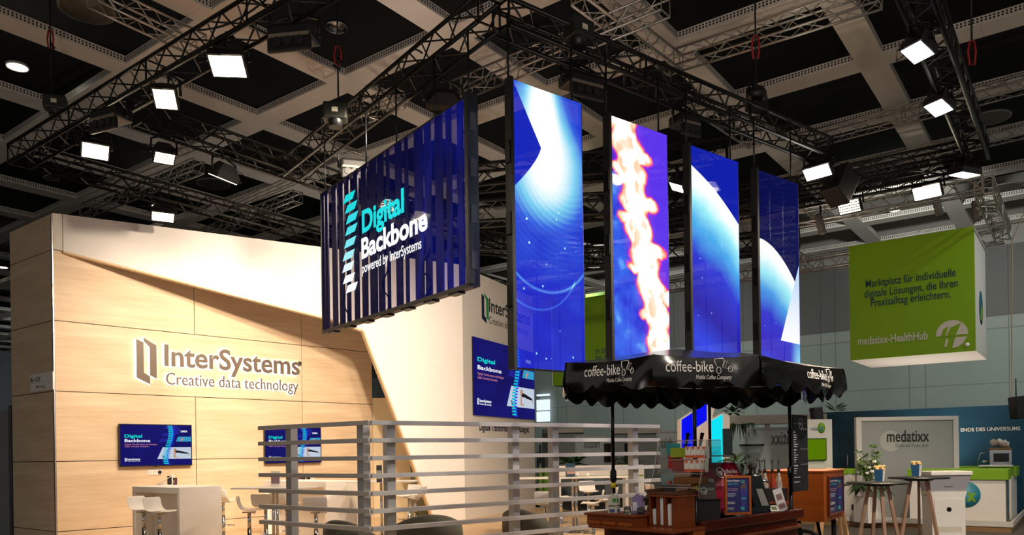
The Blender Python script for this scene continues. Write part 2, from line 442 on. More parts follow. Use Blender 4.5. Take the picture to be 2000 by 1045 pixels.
def hoist(x, y, d, lab):
    t = thing('chain_hoist', lab, 'hoist', at(x, y, d), random.random(), 'chain hoists')
    MB().box(-.16, .16, -.11, .11, -.11, .11, .03).build('motor_body', M('hoist_green_black', '#15170f', .5), t)
    MB().lathe([(.09, -.2), (.1, -.1), (.1, .1)], 14).build('chain_bag', black, t)
    MB().box(-.04, .04, -.115, -.11, -.03, .03).build('label_plate', M('plate', '#c9c3b0', .5), t)
hoist(108, 202, 12.0, 'boxy dark hoist on the truss at the upper left')
hoist(655, 220, 10.4, 'dark hoist with cables above the big screens left half')
hoist(1130, 60, 8.9, 'dark hoist on the truss above the first portrait screen')

# ------------------------------------------------------------------ flood lights
houm = M('lamp_housing', '#0d0c0c', .45, .2, var=.2)
lensw = EM('flood_led_warm', '#ffe9c8', 13); lensc = EM('flood_led_white', '#fff8f0', 13); lensd = EM('flood_led_dim', '#ffe0c0', 9)
def flood(x, y, target, lab, power, z=6.02, size=(.40, .25), lens=lensw, col=(1, .78, .54), ang=1.9, cells=1, clampz=.33):
    p = atz(x, y, z); q = (Vector(target)-p).to_track_quat('-Z', 'Y')
    t = thing('flood_light', lab, 'stage light', p, 0, 'flood lights on the trusses', q.to_euler())
    w, hh = size[0]/2, size[1]/2
    m = MB()                                            # tapered body behind the lens
    a = [(-w-.02, -hh-.02, -.02), (w+.02, -hh-.02, -.02), (w+.02, hh+.02, -.02), (-w-.02, hh+.02, -.02)]
    b = [(-w-.02, -hh-.02, .07), (w+.02, -hh-.02, .07), (w+.02, hh+.02, .07), (-w-.02, hh+.02, .07)]
    c = [(-w*.6, -hh*.6, .22), (w*.6, -hh*.6, .22), (w*.6, hh*.6, .22), (-w*.6, hh*.6, .22)]
    f = [(8, 9, 10, 11)]
    for k in range(4): f += [(k, (k+1) % 4, (k+1) % 4+4, k+4), (k+4, (k+1) % 4+4, (k+1) % 4+8, k+8)]
    m.add(a+b+c, f).build('housing', houm, t)
    l = MB()
    for k in range(cells):
        y0 = -hh+2*hh*k/cells+(.012 if cells > 1 else 0); y1 = -hh+2*hh*(k+1)/cells-(.012 if cells > 1 else 0)
        l.box(-w, w, y0, y1, -.03, -.022)
    l.build('led_panel', lens, t)
    inv = q.to_matrix().inverted()
    up = inv @ Vector((0, 0, clampz))
    y_ = MB(); e = w+.05
    y_.tube([(-e, 0, .06), (-e*.95+up.x*.6, up.y*.6, .06+up.z*.6), up, (e*.95+up.x*.6, up.y*.6, .06+up.z*.6), (e, 0, .06)], .017, 6)
    y_.build('yoke', blackm, t)
    MB().blob(tuple(up), .05, 1).build('clamp', blackm, t)
    MB().tube([(w*.5, 0, .2), (w+.18, .02, .16), (w+.16, .0, .02), (w+.06, 0, .05)], .008, 5).build('cable', black, t)
    if power:
        d = (Vector(target)-p).normalized()
        spot(p+d*.06, target, power, ang, col, .7, .12)
    return t
def dn(x, y, fx, fy, z=6.02):      # a point on the floor under a lamp, shifted by fx, fy metres
    return atz(x, y, z)*1+Vector((fx, fy, -z))
flood(445, 127, dn(445, 127, .3, -3.4), 'large flood lit at the top of the long left truss', 120, ang=2.2, size=(.36, .25))
flood(323, 192, dn(323, 192, .9, -4.2), 'flood second from the top on the long left truss', 120, ang=2.2, size=(.24, .24))
flood(186, 294, dn(186, 294, 2.6, -4.0), 'flood at the low left end of the long left truss', 60, ang=2.2, size=(.33, .22))
flood(321, 307, dn(321, 307, 1.4, -2.2), 'flood with four bright strips left below the cross truss', 150, cells=4, lens=lensd, size=(.26, .22), ang=2.2)
flood(436, 347, dn(436, 347, -2.5, 1.2), 'flood seen nearly edge on under the cross truss', 150, size=(.40, .2), lens=lensd, ang=2.4)
flood(318, 422, dn(318, 422, 1.6, -3.0), 'lowest left flood just above the white fascia', 150, cells=3, size=(.36, .22), ang=2.2)
flood(866, 205, at(830, 800, 17.5), 'shiny flood tucked behind the big screens right corner', 700, z=6.05, size=(.4, .12))
flood(1323, 364, at(1100, 950, 13.5), 'tilted flood glowing between the second and third portrait screens', 900, z=6.0, size=(.36, .2), ang=1.9)
flood(1597, 335, at(1330, 900, 9.5), 'white flood right of the last portrait screen', 1100, size=(.4, .2), lens=lensc, col=(1, .9, .8), ang=1.2)
flood(1659, 403, at(1300, 960, 9.5), 'striped flood below the dark tilted speaker box', 500, cells=5, size=(.36, .24), ang=1.2)
flood(1811, 374, at(1500, 960, 9.0), 'warm flood on the silver truss above the green cube', 900, size=(.42, .22), ang=1.3)
flood(1884, 339, at(1830, 990, 13.0), 'rightmost warm flood by the end of the silver truss', 900, size=(.4, .24))
flood(1793, 99, at(1500, 1020, 7.6), 'upper flood on the steep right truss', 900, size=(.24, .24), lens=lensc, col=(1, .86, .7))
flood(1834, 208, at(1600, 1040, 9.0), 'second flood on the steep right truss', 700, size=(.24, .24), lens=lensc, col=(1, .86, .7))
# unlit wash lights
def wash(x, y, lab, z=6.0, rz=0.0, s=1.0):
    t = thing('wash_light', lab, 'stage light', atz(x, y, z), rz, 'unlit wash lights')
    MB().box(-.25*s, .25*s, -.14, .14, -.03, .12, .04).build('body', houm, t)
    MB().box(-.24*s, .24*s, -.15, -.10, -.19, -.04, .02).build('lower_housing', houm, t)
    MB().box(-.22*s, .22*s, -.152, -.143, -.035, .0).build('front_strip', M('wash_strip', '#6a5d50', .5), t)
    for k in (-.12, 0, .12):
        MB().lathe([(.045, -.005), (.05, .0), (.05, .012)], 14).xf(Matrix.Rotation(PI/2, 4, 'X')).build('fan', black, t, loc=(k*s, -.155, -.09))
    MB().tube([(-.28*s, 0, .0), (-.28*s, 0, .2), (0, 0, .27), (.28*s, 0, .2), (.28*s, 0, .0)], .016, 6).build('yoke', blackm, t)
    return t
wash(575, 78, 'large unlit wash lamp at the top left of the middle bay', rz=-.15)
wash(218, 235, 'large unlit wash lamp on the left truss above a lit flood', rz=-.4)
wash(1135, 170, 'unlit wash lamp over the gap right of the first portrait screen', rz=.5)
wash(1337, 245, 'small unlit wash lamp above the third portrait screen', rz=.5, s=.7)
wash(690, 330, 'unlit wash lamp behind the top edge of the big screen', rz=.3, s=.8)
t = thing('moving_head', 'round black moving lamp sitting on the truss over the last portrait screen', 'stage light', atz(1478, 190, 6.72), .4)
MB().blob((0, 0, .05), .13, 2, 0, (1.2, 1, .9)).build('head', houm, t)
MB().box(-.14, .14, -.1, .1, -.2, -.09, .02).build('base', houm, t)
MB().tube([(-.17, 0, -.12), (-.17, 0, .05), (-.12, 0, .17), (.12, 0, .17), (.17, 0, .05), (.17, 0, -.12)], .02, 6).build('yoke', blackm, t)
t = thing('hanging_speaker', 'dark tilted speaker box hanging left of the striped flood', 'speaker', atz(1640, 362, 5.95), .6)
MB().box(-.2, .2, -.17, .17, -.28, .28, .02).xf(Matrix.Rotation(.6, 4, 'Y')).build('cabinet', black, t)
MB().tube([(-.22, 0, 0), (-.2, 0, .36), (.2, 0, .36), (.22, 0, 0)], .015, 6).build('bracket', blackm, t)
# little projector spots hanging from the silver truss
for k, (x, y, lab) in enumerate(((1603, 441, 'grey tube lamp hanging beside the last portrait screen'), (1832, 405, 'grey tube lamp hanging left over the green cube'), (1908, 415, 'grey tube lamp hanging at the right over the green cube'))):
    t = thing('tube_lamp', lab, 'stage light', at(x, y, 15.6), .2*k, 'grey tube lamps on the silver trusses')
    MB().lathe([(.05, -.18), (.075, -.16), (.075, .2), (.05, .24)], 14).xf(Matrix.Rotation(-.25, 4, 'Y')).build('tube', M('lamp_grey', '#75706e', .5, .3), t)
    MB().tube([(0, 0, .2), (0, 0, .5)], .02, 6).build('stem', blackm, t)
# loops of black cable on the long left truss and over the screens
def cable(pts, lab, r=.012):
    o = MB().tube(pts, r, 6).build('power_cable', black); tag(o, lab, 'cable', 'black power cables'); return o
def loop(a, b, sag, n=10):
    a, b = Vector(a), Vector(b); return [a.lerp(b, i/n)+Vector((0, 0, sag*4*(i/n)*(1-i/n))) for i in range(n+1)]
cable(loop(c1+VH*5.2+Vector((0, -.16, .14)), c1+VH*7.0+Vector((0, -.16, .13)), -.16), 'black cable sagging inside the long left truss')
cable(loop(cp+M_*1.4+Vector((0, 0, .15)), cp+M_*2.1+Vector((0, 0, .15)), .16), 'black cable loop arching over the truss above the big screen')
cable(loop(cp+M_*2.4+Vector((0, 0, .15)), cp+M_*3.3+Vector((0, 0, .15)), .12), 'second lower cable loop over the truss above the big screen')
for k in range(3):
    a = c8-VH*(.6+1.4*k)+Vector((0, 0, .15)); cable(loop(a, a-VH*1.3, .1 if k % 2 else -.12), ['cable loop at the right end of the looped far truss', 'cable loop in the middle of the looped far truss', 'cable loop at the left end of the looped far truss'][k], .016)
# ================================================================== THE WOOD AND WHITE BOOTH
def wood_material(name, a, b, sc=1.0, rough=.5, along='x'):
    g = G(name); x, y, z = g.obj()
    v = g.vec(x*.35, y*.35, z*5.0) if along == 'x' else g.vec(x*5.0, y*5.0, z*.35)
    n1 = g.noise(v, 1.6*sc, 5, .6); n2 = g.noise(g.vec(x*1.2, y*1.2, z*30) if along == 'x' else g.vec(x*30, y*30, z*1.2), 2.0*sc, 3, .6)
    f = g.clamp((n1-.3)*1.7*.7+(n2-.3)*.45)
    return g.bsdf(g.ramp(f, [(0, a), (.6, b), (1, b)]), rough, 0, .35)
oak = wood_material('light_oak_laminate', '#c8a985', '#e5ccab')
oakf = wood_material('oak_floor', '#c9a477', '#dcbc93', 1.0, .4)
C0 = at(103, 440, 14.0); C0.z = 0
RZW = math.radians(90-44.1); RZF = math.radians(30.0); RZB = math.radians(90-25.8)
ROWS = [0.0, .27, 1.553, 2.84, 4.13, 5.42, 6.03]
wall = thing('booth_wall', 'tall light oak panelled booth wall with the glowing grey sign', 'wall', C0, RZW)
seamd = M('seam_dark', '#2a211a', .8, var=.02)
cols = {0: [0, 2.58, 5.05, 7.0], 1: [0, 2.58, 5.05, 7.0], 2: [0, 2.58, 5.05, 7.0], 3: [0, 5.05, 7.0], 4: [0, 2.58, 5.05, 7.0], 5: [0, 2.58, 5.05, 7.0]}
g_ = .007
for r in range(6):
    cs = cols[r]
    for k in range(len(cs)-1):
        o = MB().box(0, cs[k+1]-cs[k]-2*g_, 0, .03, 0, ROWS[r+1]-ROWS[r]-2*g_).build('oak_panel', oak, wall, loc=(cs[k]+g_, 0, ROWS[r]+g_))
MB().box(0, 7.0, .028, .09, 0, 6.03).build('backing', seamd, wall)
MB().box(-.02, .0, -.01, .09, 0, 6.05).build('corner_profile', alu, wall)
side = thing('booth_side_wall', 'narrow shaded oak side of the tower at the far left', 'wall', C0+Vector((-.02, 0, 0)), RZH)
for r in range(6):
    MB().box(0, 1.88-2*g_, 0, .03, 0, (ROWS[r+1] if r < 5 else 6.08)-ROWS[r]-2*g_).build('oak_panel', oak, side, loc=(-1.88+g_, 0, ROWS[r]+g_))
MB().box(-1.88, 0, .028, .09, 0, 6.05).build('backing', seamd, side)
sg = thing('booth_number_sign', 'small white booth number plate on the tower corner', 'sign', C0+Vector((-.02, 0, 0)), RZH)
A, ta = onp(64, 733, C0, RZH); B, tb = onp(109, 761, C0, RZH)
MB().box(ta, tb, -.03, -.012, B.z, A.z, .004).build('plate', white, sg)
txt(sg, 'B-101', ta+.03, A.z-.14, .12, black, (tb-ta)*.42, -.032, .02)
MB().box(ta+.02, tb-.02, -.0315, -.03, (A.z+B.z)/2-.003, (A.z+B.z)/2+.003).build('rule', greymet, sg)
txt(sg, 'bvitg', ta+(tb-ta)*.42, B.z+.06, .09, M('sign_grey', '#6c6660', .6), (tb-ta)*.24, -.032)
MB().box(ta+(tb-ta)*.28, ta+(tb-ta)*.37, -.0325, -.03, B.z+.075, B.z+.105).build('emblem', black, sg)

# white leaning fascia: top band and sloping leg cut from one board
fas = thing('white_fascia', 'big white angular fascia board with a cut-out over the oak wall', 'wall', C0, RZF)
lower = [(.16, 5.41), (5.065, 4.554), (5.863, 4.343), (6.497, 2.719), (7.53, 0.0)]
MB().prism([(.16, 6.08)]+lower+[(8.29, 0), (8.29, 6.05)], -.02, .06).build('board', whitewall, fas)
MB().prism([(0, 6.08), (0, 5.43), (.15, 5.41), (.15, 6.08)], -.02, .06).build('end_strip', M('cream_board', '#e8dfd2', .6, var=.02), fas)
em = MB()
for a, b in zip(lower[:-1], lower[1:]):
    dx, dz = b[0]-a[0], b[1]-a[1]; L = math.hypot(dx, dz); nx, nz = -dz/L*.035, dx/L*.035
    em.prism([(a[0], a[1]), (b[0], b[1]), (b[0]-nx, b[1]-nz), (a[0]-nx, a[1]-nz)], -.02, .12)
em.build('edge_trim', M('tan_edge', '#d9b98f', .5, var=.03), fas)
# right block
RB = C0+Vector((math.cos(RZF), math.sin(RZF), 0))*8.29
P_, LB = onp(1042, 700, RB, RZB); Pt, _t = onp(962, 546, RB, RZB)
blk = thing('white_logo_wall', 'white wall block with green and navy logo and a lit poster', 'wall', RB, RZB)
MB().box(.012, LB, 0, .5, 0, Pt.z, .004).build('board', whitewall, blk)
MB().box(0, .012, .01, .2, 0, Pt.z).build('joint', M('joint_beige', '#b8a488', .6), blk)
def bpx(x, y):
    p, t = onp(x, y, RB, RZB); return t, p.z
dark = M('dark_print', '#2b2a38', .6, var=.02)
def poly_part(parent, name, poly, mat, y=-.004, dy=.003, label=None):
    return MB().prism(poly, y, y+dy).build(name, mat, parent, label=label)
def book_icon(parent, x, z, w, hh, m1, m2, y=-.004, dy=.003):     # two interlocked open frames
    k = w*.36; s = hh*.14
    poly_part(parent, 'emblem_half', [(x, z+hh*.06), (x+w*.66, z-s*.6), (x+w*.66, z+s*.75), (x+k, z+s*1.35), (x+k, z+hh*.92-s*.1), (x, z+hh*.97)], m1, y, dy)
    poly_part(parent, 'emblem_half', [(x+w*.36, z+hh*.94), (x+w*.36, z+hh*1.02), (x+w, z+hh*.86), (x+w, z+hh*.06), (x+w*.66, z+hh*.13), (x+w*.66, z+hh*.80)], m2, y-.001, dy)
t0, z0 = bpx(941, 627); t1, z1 = bpx(952, 575)
book_icon(blk, t0, z0+.03, t1-t0+.05, z1-z0-.05, navy, M('emblem_green', '#179c5c', .5))
ta, za = bpx(955, 608); tb, zb = bpx(1019, 630)
txt(blk, 'InterSystems', ta, za, .48, dark, tb-ta+.55, -.004, .018)
ta, za = bpx(955, 631); tb, zb = bpx(1016, 648)
txt(blk, 'Creative data technology', ta, za, .26, dark, tb-ta+.55, -.004)
ta, za = bpx(936, 838); tb, zb = bpx(1033, 840)
txt(blk, 'Digitale Transformation mit Rückgrat', ta, za-.03, .24, navy, tb-ta, -.004, .03)

# ---- screens: the slide shown on the poster and on the wall televisions
sc_bg = None
def slide_bg():
    g = G('slide_background'); x, y, z = g.obj()
    e = g.n('ShaderNodeEmission'); nz = g.noise(g.vec(x*.8, y, z*1.4), 1.2, 1)
    g.put(e.inputs[0], g.mix(nz, '#171350', '#1d1c7e')); e.inputs[1].default_value = .9
    g.t.links.new(e.outputs[0], g.out.inputs[0]); return g.m
sc_bg = slide_bg()
CY_ = EM('slide_cyan', '#17e0d8', 1.0); WH_ = EM('slide_white', '#f6f9ff', 1.0); PK_ = EM('slide_pink', '#e58fa0', .8); BL_ = EM('slide_blue', '#2b3bf0', .9)
PH_ = EM('slide_photo_grey', '#c9d6e6', .9); SK_ = EM('slide_skin', '#d79d84', .8); DK_ = EM('slide_dark', '#23222c', .6); HR_ = EM('slide_hair', '#b8845a', .8); TQ_ = EM('slide_teal_photo', '#3aa0d0', .9); V_ = EM('slide_violet', '#2a2aa0', .8); AQ_ = EM('slide_spine', '#19b9d8', 1.0)
def slide(p, W_, H_, y, wide=True):
    def X(u): return u*W_
    def Z(v): return (1-v)*H_
    def poly(n, pts, m, k): poly_part(p, n, [(X(a), Z(b)) for a, b in pts][::-1], m, y-k*.0012, .0008)
    k = 1.0 if wide else .98
    if wide:
        L = dict(tx=.06, d=(.315, .235, .145), b=(.425, .345, .145), s=[(.495, .44), (.545, .33)], lg=(.06, .865))
    else:
        L = dict(tx=.06, d=(.30, .26, .105), b=(.405, .36, .105), s=[(.475, .40), (.525, .30)], lg=(.05, .84))
    for (a, b, c, d) in ((.60, .02, .80, .10), (.56, .2, .78, .28), (.53, .34, .75, .42), (.7, .06, .84, .22)):
        poly('ghost_band', [(a, d), (a+.03, b), (c, b), (c-.03, d)], V_, 1)
    poly('photo', [(.50, .84), (.58, .55), (.99, .55), (.99, .84)], PH_, 2)
    poly('small_photo', [(.77, .41), (.80, .29), (.99, .29), (.99, .41)], TQ_, 2)
    poly('small_photo_hand', [(.83, .40), (.85, .33), (.89, .32), (.87, .36), (.85, .40)], SK_, 3)
    # figure holding a plank in the photo
    poly('figure_torso', [(.745, .66), (.755, .62), (.82, .64), (.83, .69), (.77, .69)], DK_, 3)
    poly('figure_legs', [(.82, .64), (.94, .69), (.96, .72), (.94, .72), (.83, .70)], DK_, 3)
    poly('figure_arms', [(.735, .67), (.76, .68), (.76, .78), (.80, .80), (.80, .81), (.735, .81)], SK_, 3)
    poly('figure_head', [(.725, .64), (.74, .60), (.76, .61), (.757, .65), (.74, .665)], SK_, 4)
    poly('figure_hair', [(.735, .61), (.75, .575), (.77, .60), (.775, .66), (.76, .645), (.757, .61)], HR_, 5)
    poly('figure_feet', [(.94, .70), (.955, .73), (.97, .76), (.96, .77), (.945, .73)], SK_, 3)
    poly('laptop', [(.565, .75), (.60, .76), (.62, .83), (.585, .83)], EM('slide_laptop', '#5d6f8a', .7), 3)
    n = 22; m1, m2 = MB(), MB()
    for i in range(n):
        v = .02+.96*i/n; c = .67+.035*math.sin(v*5.6+.4)-.02*v
        a = [(c-.045, v+.026), (c-.033, v), (c+.035, v), (c+.023, v+.026)]
        b = [(c+.0, v+.040), (c+.012, v+.020), (c+.058, v+.020), (c+.046, v+.040)]
        m1.prism([(X(q), Z(w)) for q, w in a][::-1], y-.0072, y-.0064); m2.prism([(X(q), Z(w)) for q, w in b][::-1], y-.0062, y-.0054)
    m2.build('spine_shadow', BL_, p); m1.build('spine_graphic', AQ_, p)
    yy = y-.003
    txt(p, 'Digital', X(L['tx']), Z(L['d'][0]), H_*L['d'][2]*.72, CY_, X(L['d'][1]), yy, .02, name='slide_lettering')
    txt(p, 'Backbone', X(L['tx']), Z(L['b'][0]), H_*L['b'][2]*.72, WH_, X(L['b'][1]), yy, .02, name='slide_lettering')
    for (v, w), s in zip(L['s'], ('Digitale Transformation mit Rückgrat:', 'Stabil. Vernetzt. Innovativ.')):
        txt(p, s, X(L['tx']), Z(v), H_*.045, PK_, X(w), yy, .005, name='slide_lettering')
    a, b = L['lg']
    txt(p, 'InterSystems', X(a+.035), Z(b-.015), H_*.05, WH_, X(.17), yy, .03, name='slide_lettering')
    txt(p, 'Creative data technology', X(a+.035), Z(b+.02), H_*.03, WH_, X(.17), yy, .02, name='slide_lettering')
    book_icon(p, X(a), Z(b+.02), X(.025), H_*.085, WH_, WH_, yy, .0006)
    txt(p, 'DMEA', X(.84), Z(.18), H_*.07, WH_, X(.10), yy, .02, name='slide_lettering')
tl = bpx(921, 657); br = bpx(923, 810.5); tr = bpx(1041, 690)
po = thing('lit_poster', 'navy backlit poster with cyan heading on the white logo wall', 'poster', RB+Vector((0, 0, br[1])), RZB)
pw, ph = tr[0]-tl[0], tl[1]-br[1]
MB().box(tl[0], tr[0], -.03, -.001, 0, ph).build('frame', black, po)
pc = MB().box(0, pw, -.033, -.031, 0, ph).build('screen', sc_bg, po, loc=(tl[0], 0, 0))
slide(pc, pw, ph, -.034, False)

def tv(px0, px1, pyb, pyt, lab):
    A, ta = onp(px0, pyb, C0, RZW); B, tb = onp(px1, pyt, C0, RZW); w, hh = tb-ta, B.z-A.z
    t = thing('wall_television', lab, 'television', A+Vector((math.sin(RZW), -math.cos(RZW), 0))*.0, RZW)
    MB().box(-.01, w+.01, -.09, -.045, -.01, hh+.01, .004).build('bezel', black, t)
    MB().box(w*.3, w*.7, -.046, 0, hh*.25, hh*.75).build('wall_mount', blackm, t)
    MB().box(w*.46, w*.5, -.085, -.06, -.022, -.01).build('sensor', black, t)
    s = MB().box(.008, w-.008, -.093, -.0905, .008, hh-.008).build('screen', sc_bg, t)
    slide(s, w, hh, -.0945)
tv(231.5, 370, 911, 831, 'wall television over the solid white bar table at the left')
tv(514.5, 622, 905, 836, 'wall television half hidden behind the grey slat fence')
def socket(px0, px1, py0, py1, n, plug, lab):
    A, ta = onp(px0, py1, C0, RZW); B, tb = onp(px1, py0, C0, RZW); w, hh = tb-ta, B.z-A.z
    t = thing('socket_strip', lab, 'socket', A, RZW)
    MB().box(0, w, -.012, 0, 0, hh, .003).build('plate', white, t)
    for k in range(n):
        cx = w*(k+.5)/n
        MB().lathe([(.018, 0), (.03, 0), (.03, .004), (.018, .004)], 16).xf(Matrix.Rotation(PI/2, 4, 'X')).build('outlet', M('outlet_grey', '#cfc9be', .5), t, loc=(cx, -.011, hh/2))
        if k == plug:
            MB().lathe([(.0, 0), (.036, 0), (.03, .03), (.0, .035)], 16).xf(Matrix.Rotation(PI/2, 4, 'X')).build('plug', black, t, loc=(cx, -.012, hh/2))
socket(288, 316, 917, 928, 3, 2, 'white socket strip with a black plug under the left television')
socket(563, 578, 911, 923, 2, 1, 'white socket with black plug under the half hidden television')

# ---- halo-lit letter sign on the oak
sign = thing('halo_letter_sign', 'grey halo-lit letter sign with angular emblem on the oak wall', 'sign', C0, RZW)
def wpx(x, y):
    p, t = onp(x, y, C0, RZW); return t, p.z
bronze = M('sign_bronze_grey', '#6d5c4c', .5, .1, var=.02)
halo = EM('sign_halo_light', '#f4f8ff', 6.0)
for (s, a, b, size, bold) in (('InterSystems', (319, 714), (583, 728), .60, .022), ('Creative data technology', (322, 751), (580, 766), .345, .008)):
    t0, z0 = wpx(*a); t1, z1 = wpx(*b)
    txt(sign, s, t0, z0, size, bronze, t1-t0, -.055, bold, .008)
    w = txt(sign, s, t0-.005, z0-.002, size*1.0, halo, t1-t0+.010, -.022, bold+.012, .004, name='halo_lettering')
t0, z0 = wpx(265, 752); t1, z1 = wpx(303, 660)
book_icon(sign, t0, z0+.09, t1-t0, z1-z0-.13, bronze, bronze, -.06, .012)
book_icon(sign, t0-.008, z0+.083, t1-t0+.016, z1-z0-.116, halo, halo, -.026, .008)
t0, z0 = wpx(583, 710)
MB().lathe([(0, 0), (.045, 0), (.045, .012), (0, .012)], 16).xf(Matrix.Rotation(PI/2, 4, 'X')).build('registered_dot', M('dot_dark', '#3a3a34', .5), sign, loc=(t0, -.05, z0))

# ---- booth back corner: beige return wall, olive cabin door behind the fascia leg
e0 = C0+Vector((math.cos(RZW), math.sin(RZW), 0))*7.0
A, tA = onp(803, 900, e0, 0.0)
rw = thing('return_wall', 'beige return wall at the end of the oak wall behind the fence', 'wall', e0, 0)
MB().box(0, tA, 0, .1, 0, 3.0).build('board', M('beige_board', '#d8c39c', .6, var=.02), rw)
MB().box(tA*.55, tA*.57, -.004, 0, 0, 3.0).build('joint', seamd, rw)
cb = thing('cabin_door', 'olive grey cabin door in the gap under the slanted fascia leg', 'door', e0+Vector((tA, -.15, 0)), 0)
MB().box(0, 1.0, 0, .06, 0, 3.0).build('leaf', M('olive_door', '#84805c', .5, var=.03), cb)
MB().box(.38, .39, -.003, 0, 0, 3.0).build('joint', seamd, cb)
MB().box(.12, .24, -.05, -.0, .98, 1.04, .01).build('handle', M('brass_handle', '#d9a64e', .35, .7), cb)
# platform floors of the booth
fb = MB().slab([tuple(v.xy) for v in (C0+Vector((-1.0, -3.4, 0)), Vector((-2.0, 6.9, 0)), Vector((1.9, 9.4, 0)), Vector((3.6, 15, 0)), Vector((1.0, 22, 0)), Vector((-3, 20.5, 0)), C0+Vector((.3, .6, 0)))], .002, .03)
fb.build('trim_booth_floor', oakf, kind='structure')
# grey partition at the extreme left
pt = thing('grey_partition', 'dark grey partition panel with frame at the far left edge', 'partition', at(27, 900, 15.6).xy.to_3d(), RZH)
MB().box(-2.2, -.17, 0, .06, 0, 2.62).build('panel', M('partition_grey', '#7d7f80', .6), pt)
MB().box(-.17, -.02, -.03, .09, 0, 2.7).build('frame_post', M('partition_frame', '#4a4a4c', .5), pt)

# ================================================================== LED SCREENS
RZS = math.atan2(.6058, .7956); RZM = math.atan2(-.794, .608)
def led_mat(name, fn, strength=1.0, trans=(.30, .30, .32)):
    g = G(name); x, y, z = g.obj()
    col = fn(g, x, z)
    e = g.n('ShaderNodeEmission'); g.put(e.inputs[0], col); e.inputs[1].default_value = strength
    tr = g.n('ShaderNodeBsdfTransparent'); tr.inputs[0].default_value = trans+(1,)
    gl = g.n('ShaderNodeBsdfGlossy'); gl.inputs[0].default_value = (.012, .012, .013, 1); gl.inputs['Roughness'].default_value = .03
    a = g.n('ShaderNodeAddShader'); g.t.links.new(e.outputs[0], a.inputs[0]); g.t.links.new(tr.outputs[0], a.inputs[1])
    b = g.n('ShaderNodeAddShader'); g.t.links.new(a.outputs[0], b.inputs[0]); g.t.links.new(gl.outputs[0], b.inputs[1])
    g.t.links.new(b.outputs[0], g.out.inputs[0]); return g.m
def dots(g, u, w, sc=9.0, th=.10):
    return g.sm(g.voro(g.vec(u, w), sc), th, th*.35)
def pixels(g, u, w):           # faint LED pixel pitch
    return 1.0-.18*g.gt(g.fr(w*90.0), .6)
def addc(g, a, b, f=1.0):
    x = g.n('ShaderNodeMix', data_type='RGBA', blend_type='ADD'); g.put(x.inputs[0], f); g.put(x.inputs[6], a); g.put(x.inputs[7], b); return x.outputs[2]
def mulc(g, a, f):
    x = g.n('ShaderNodeVectorMath', operation='SCALE'); g.put(x.inputs[0], a); g.put(x.inputs['Scale'], f); return x.outputs[0]
BLUES = [(0, '#120f86'), (.22, '#1c26c4'), (.45, '#3560dc'), (.68, '#79cdee'), (.86, '#d8f3fb'), (1, '#ffffff')]
def scr1(g, u, w):             # u 0..1, w 0..3
    nz = g.noise(g.vec(u, w), 2.2, 3)
    # dark wedge with its apex at (.38, 2.37)
    up = .38-(w-2.37)*.62; lo = .38-g.math('POWER', g.mx(2.37-w, 0.0), 1.35)*1.04
    edge = g.mn(g.mx(up, 0.0)+g.gt(2.37, w)*2.0, lo+g.gt(w, 2.37)*2.0)
    wedge = g.sm(u-edge, .006, -.006)*g.gt(w, 1.88)
    d1 = g.ln(u-.46, (w-2.30)*.62); d2 = g.ab(u-.40-(2.9-w)*.06)
    I = g.clamp(1.26-1.32*d1)*g.sm(w, .75, 2.0)
    I = g.clamp(I+.42*g.sm(d2, .30, .0)*g.sm(w, 1.9, 2.6)-.35*g.sm(w, 2.2, 3.0)*g.sm(u, .45, 1.0))
    I = g.mx(I, .17+.28*(nz-.4)+.1*g.sm(w, .5, 1.4))
    r1 = g.ln(u-.45, w-1.55); r2 = g.ln(u-.3, w-1.25)
    arcs = g.sm(g.ab(r1-.72), .028, .0)*g.gt(1.5, w)+.8*g.sm(g.ab(r2-.62), .02, .0)*g.gt(1.0, w)
    rip = .5+.5*g.sin(g.ln(u-.8, w-2.3)*95.0)
    I = g.clamp(I+.30*arcs+.05*rip*g.sm(w, .8, 1.6)*g.sm(w, 2.2, 1.6)+.6*dots(g, u, w, 7.0, .13)*g.gt(1.75, w))
    c = g.ramp(I, BLUES); c = g.mix(wedge, c, '#1726b4')
    return mulc(g, c, pixels(g, u, w)*1.12)
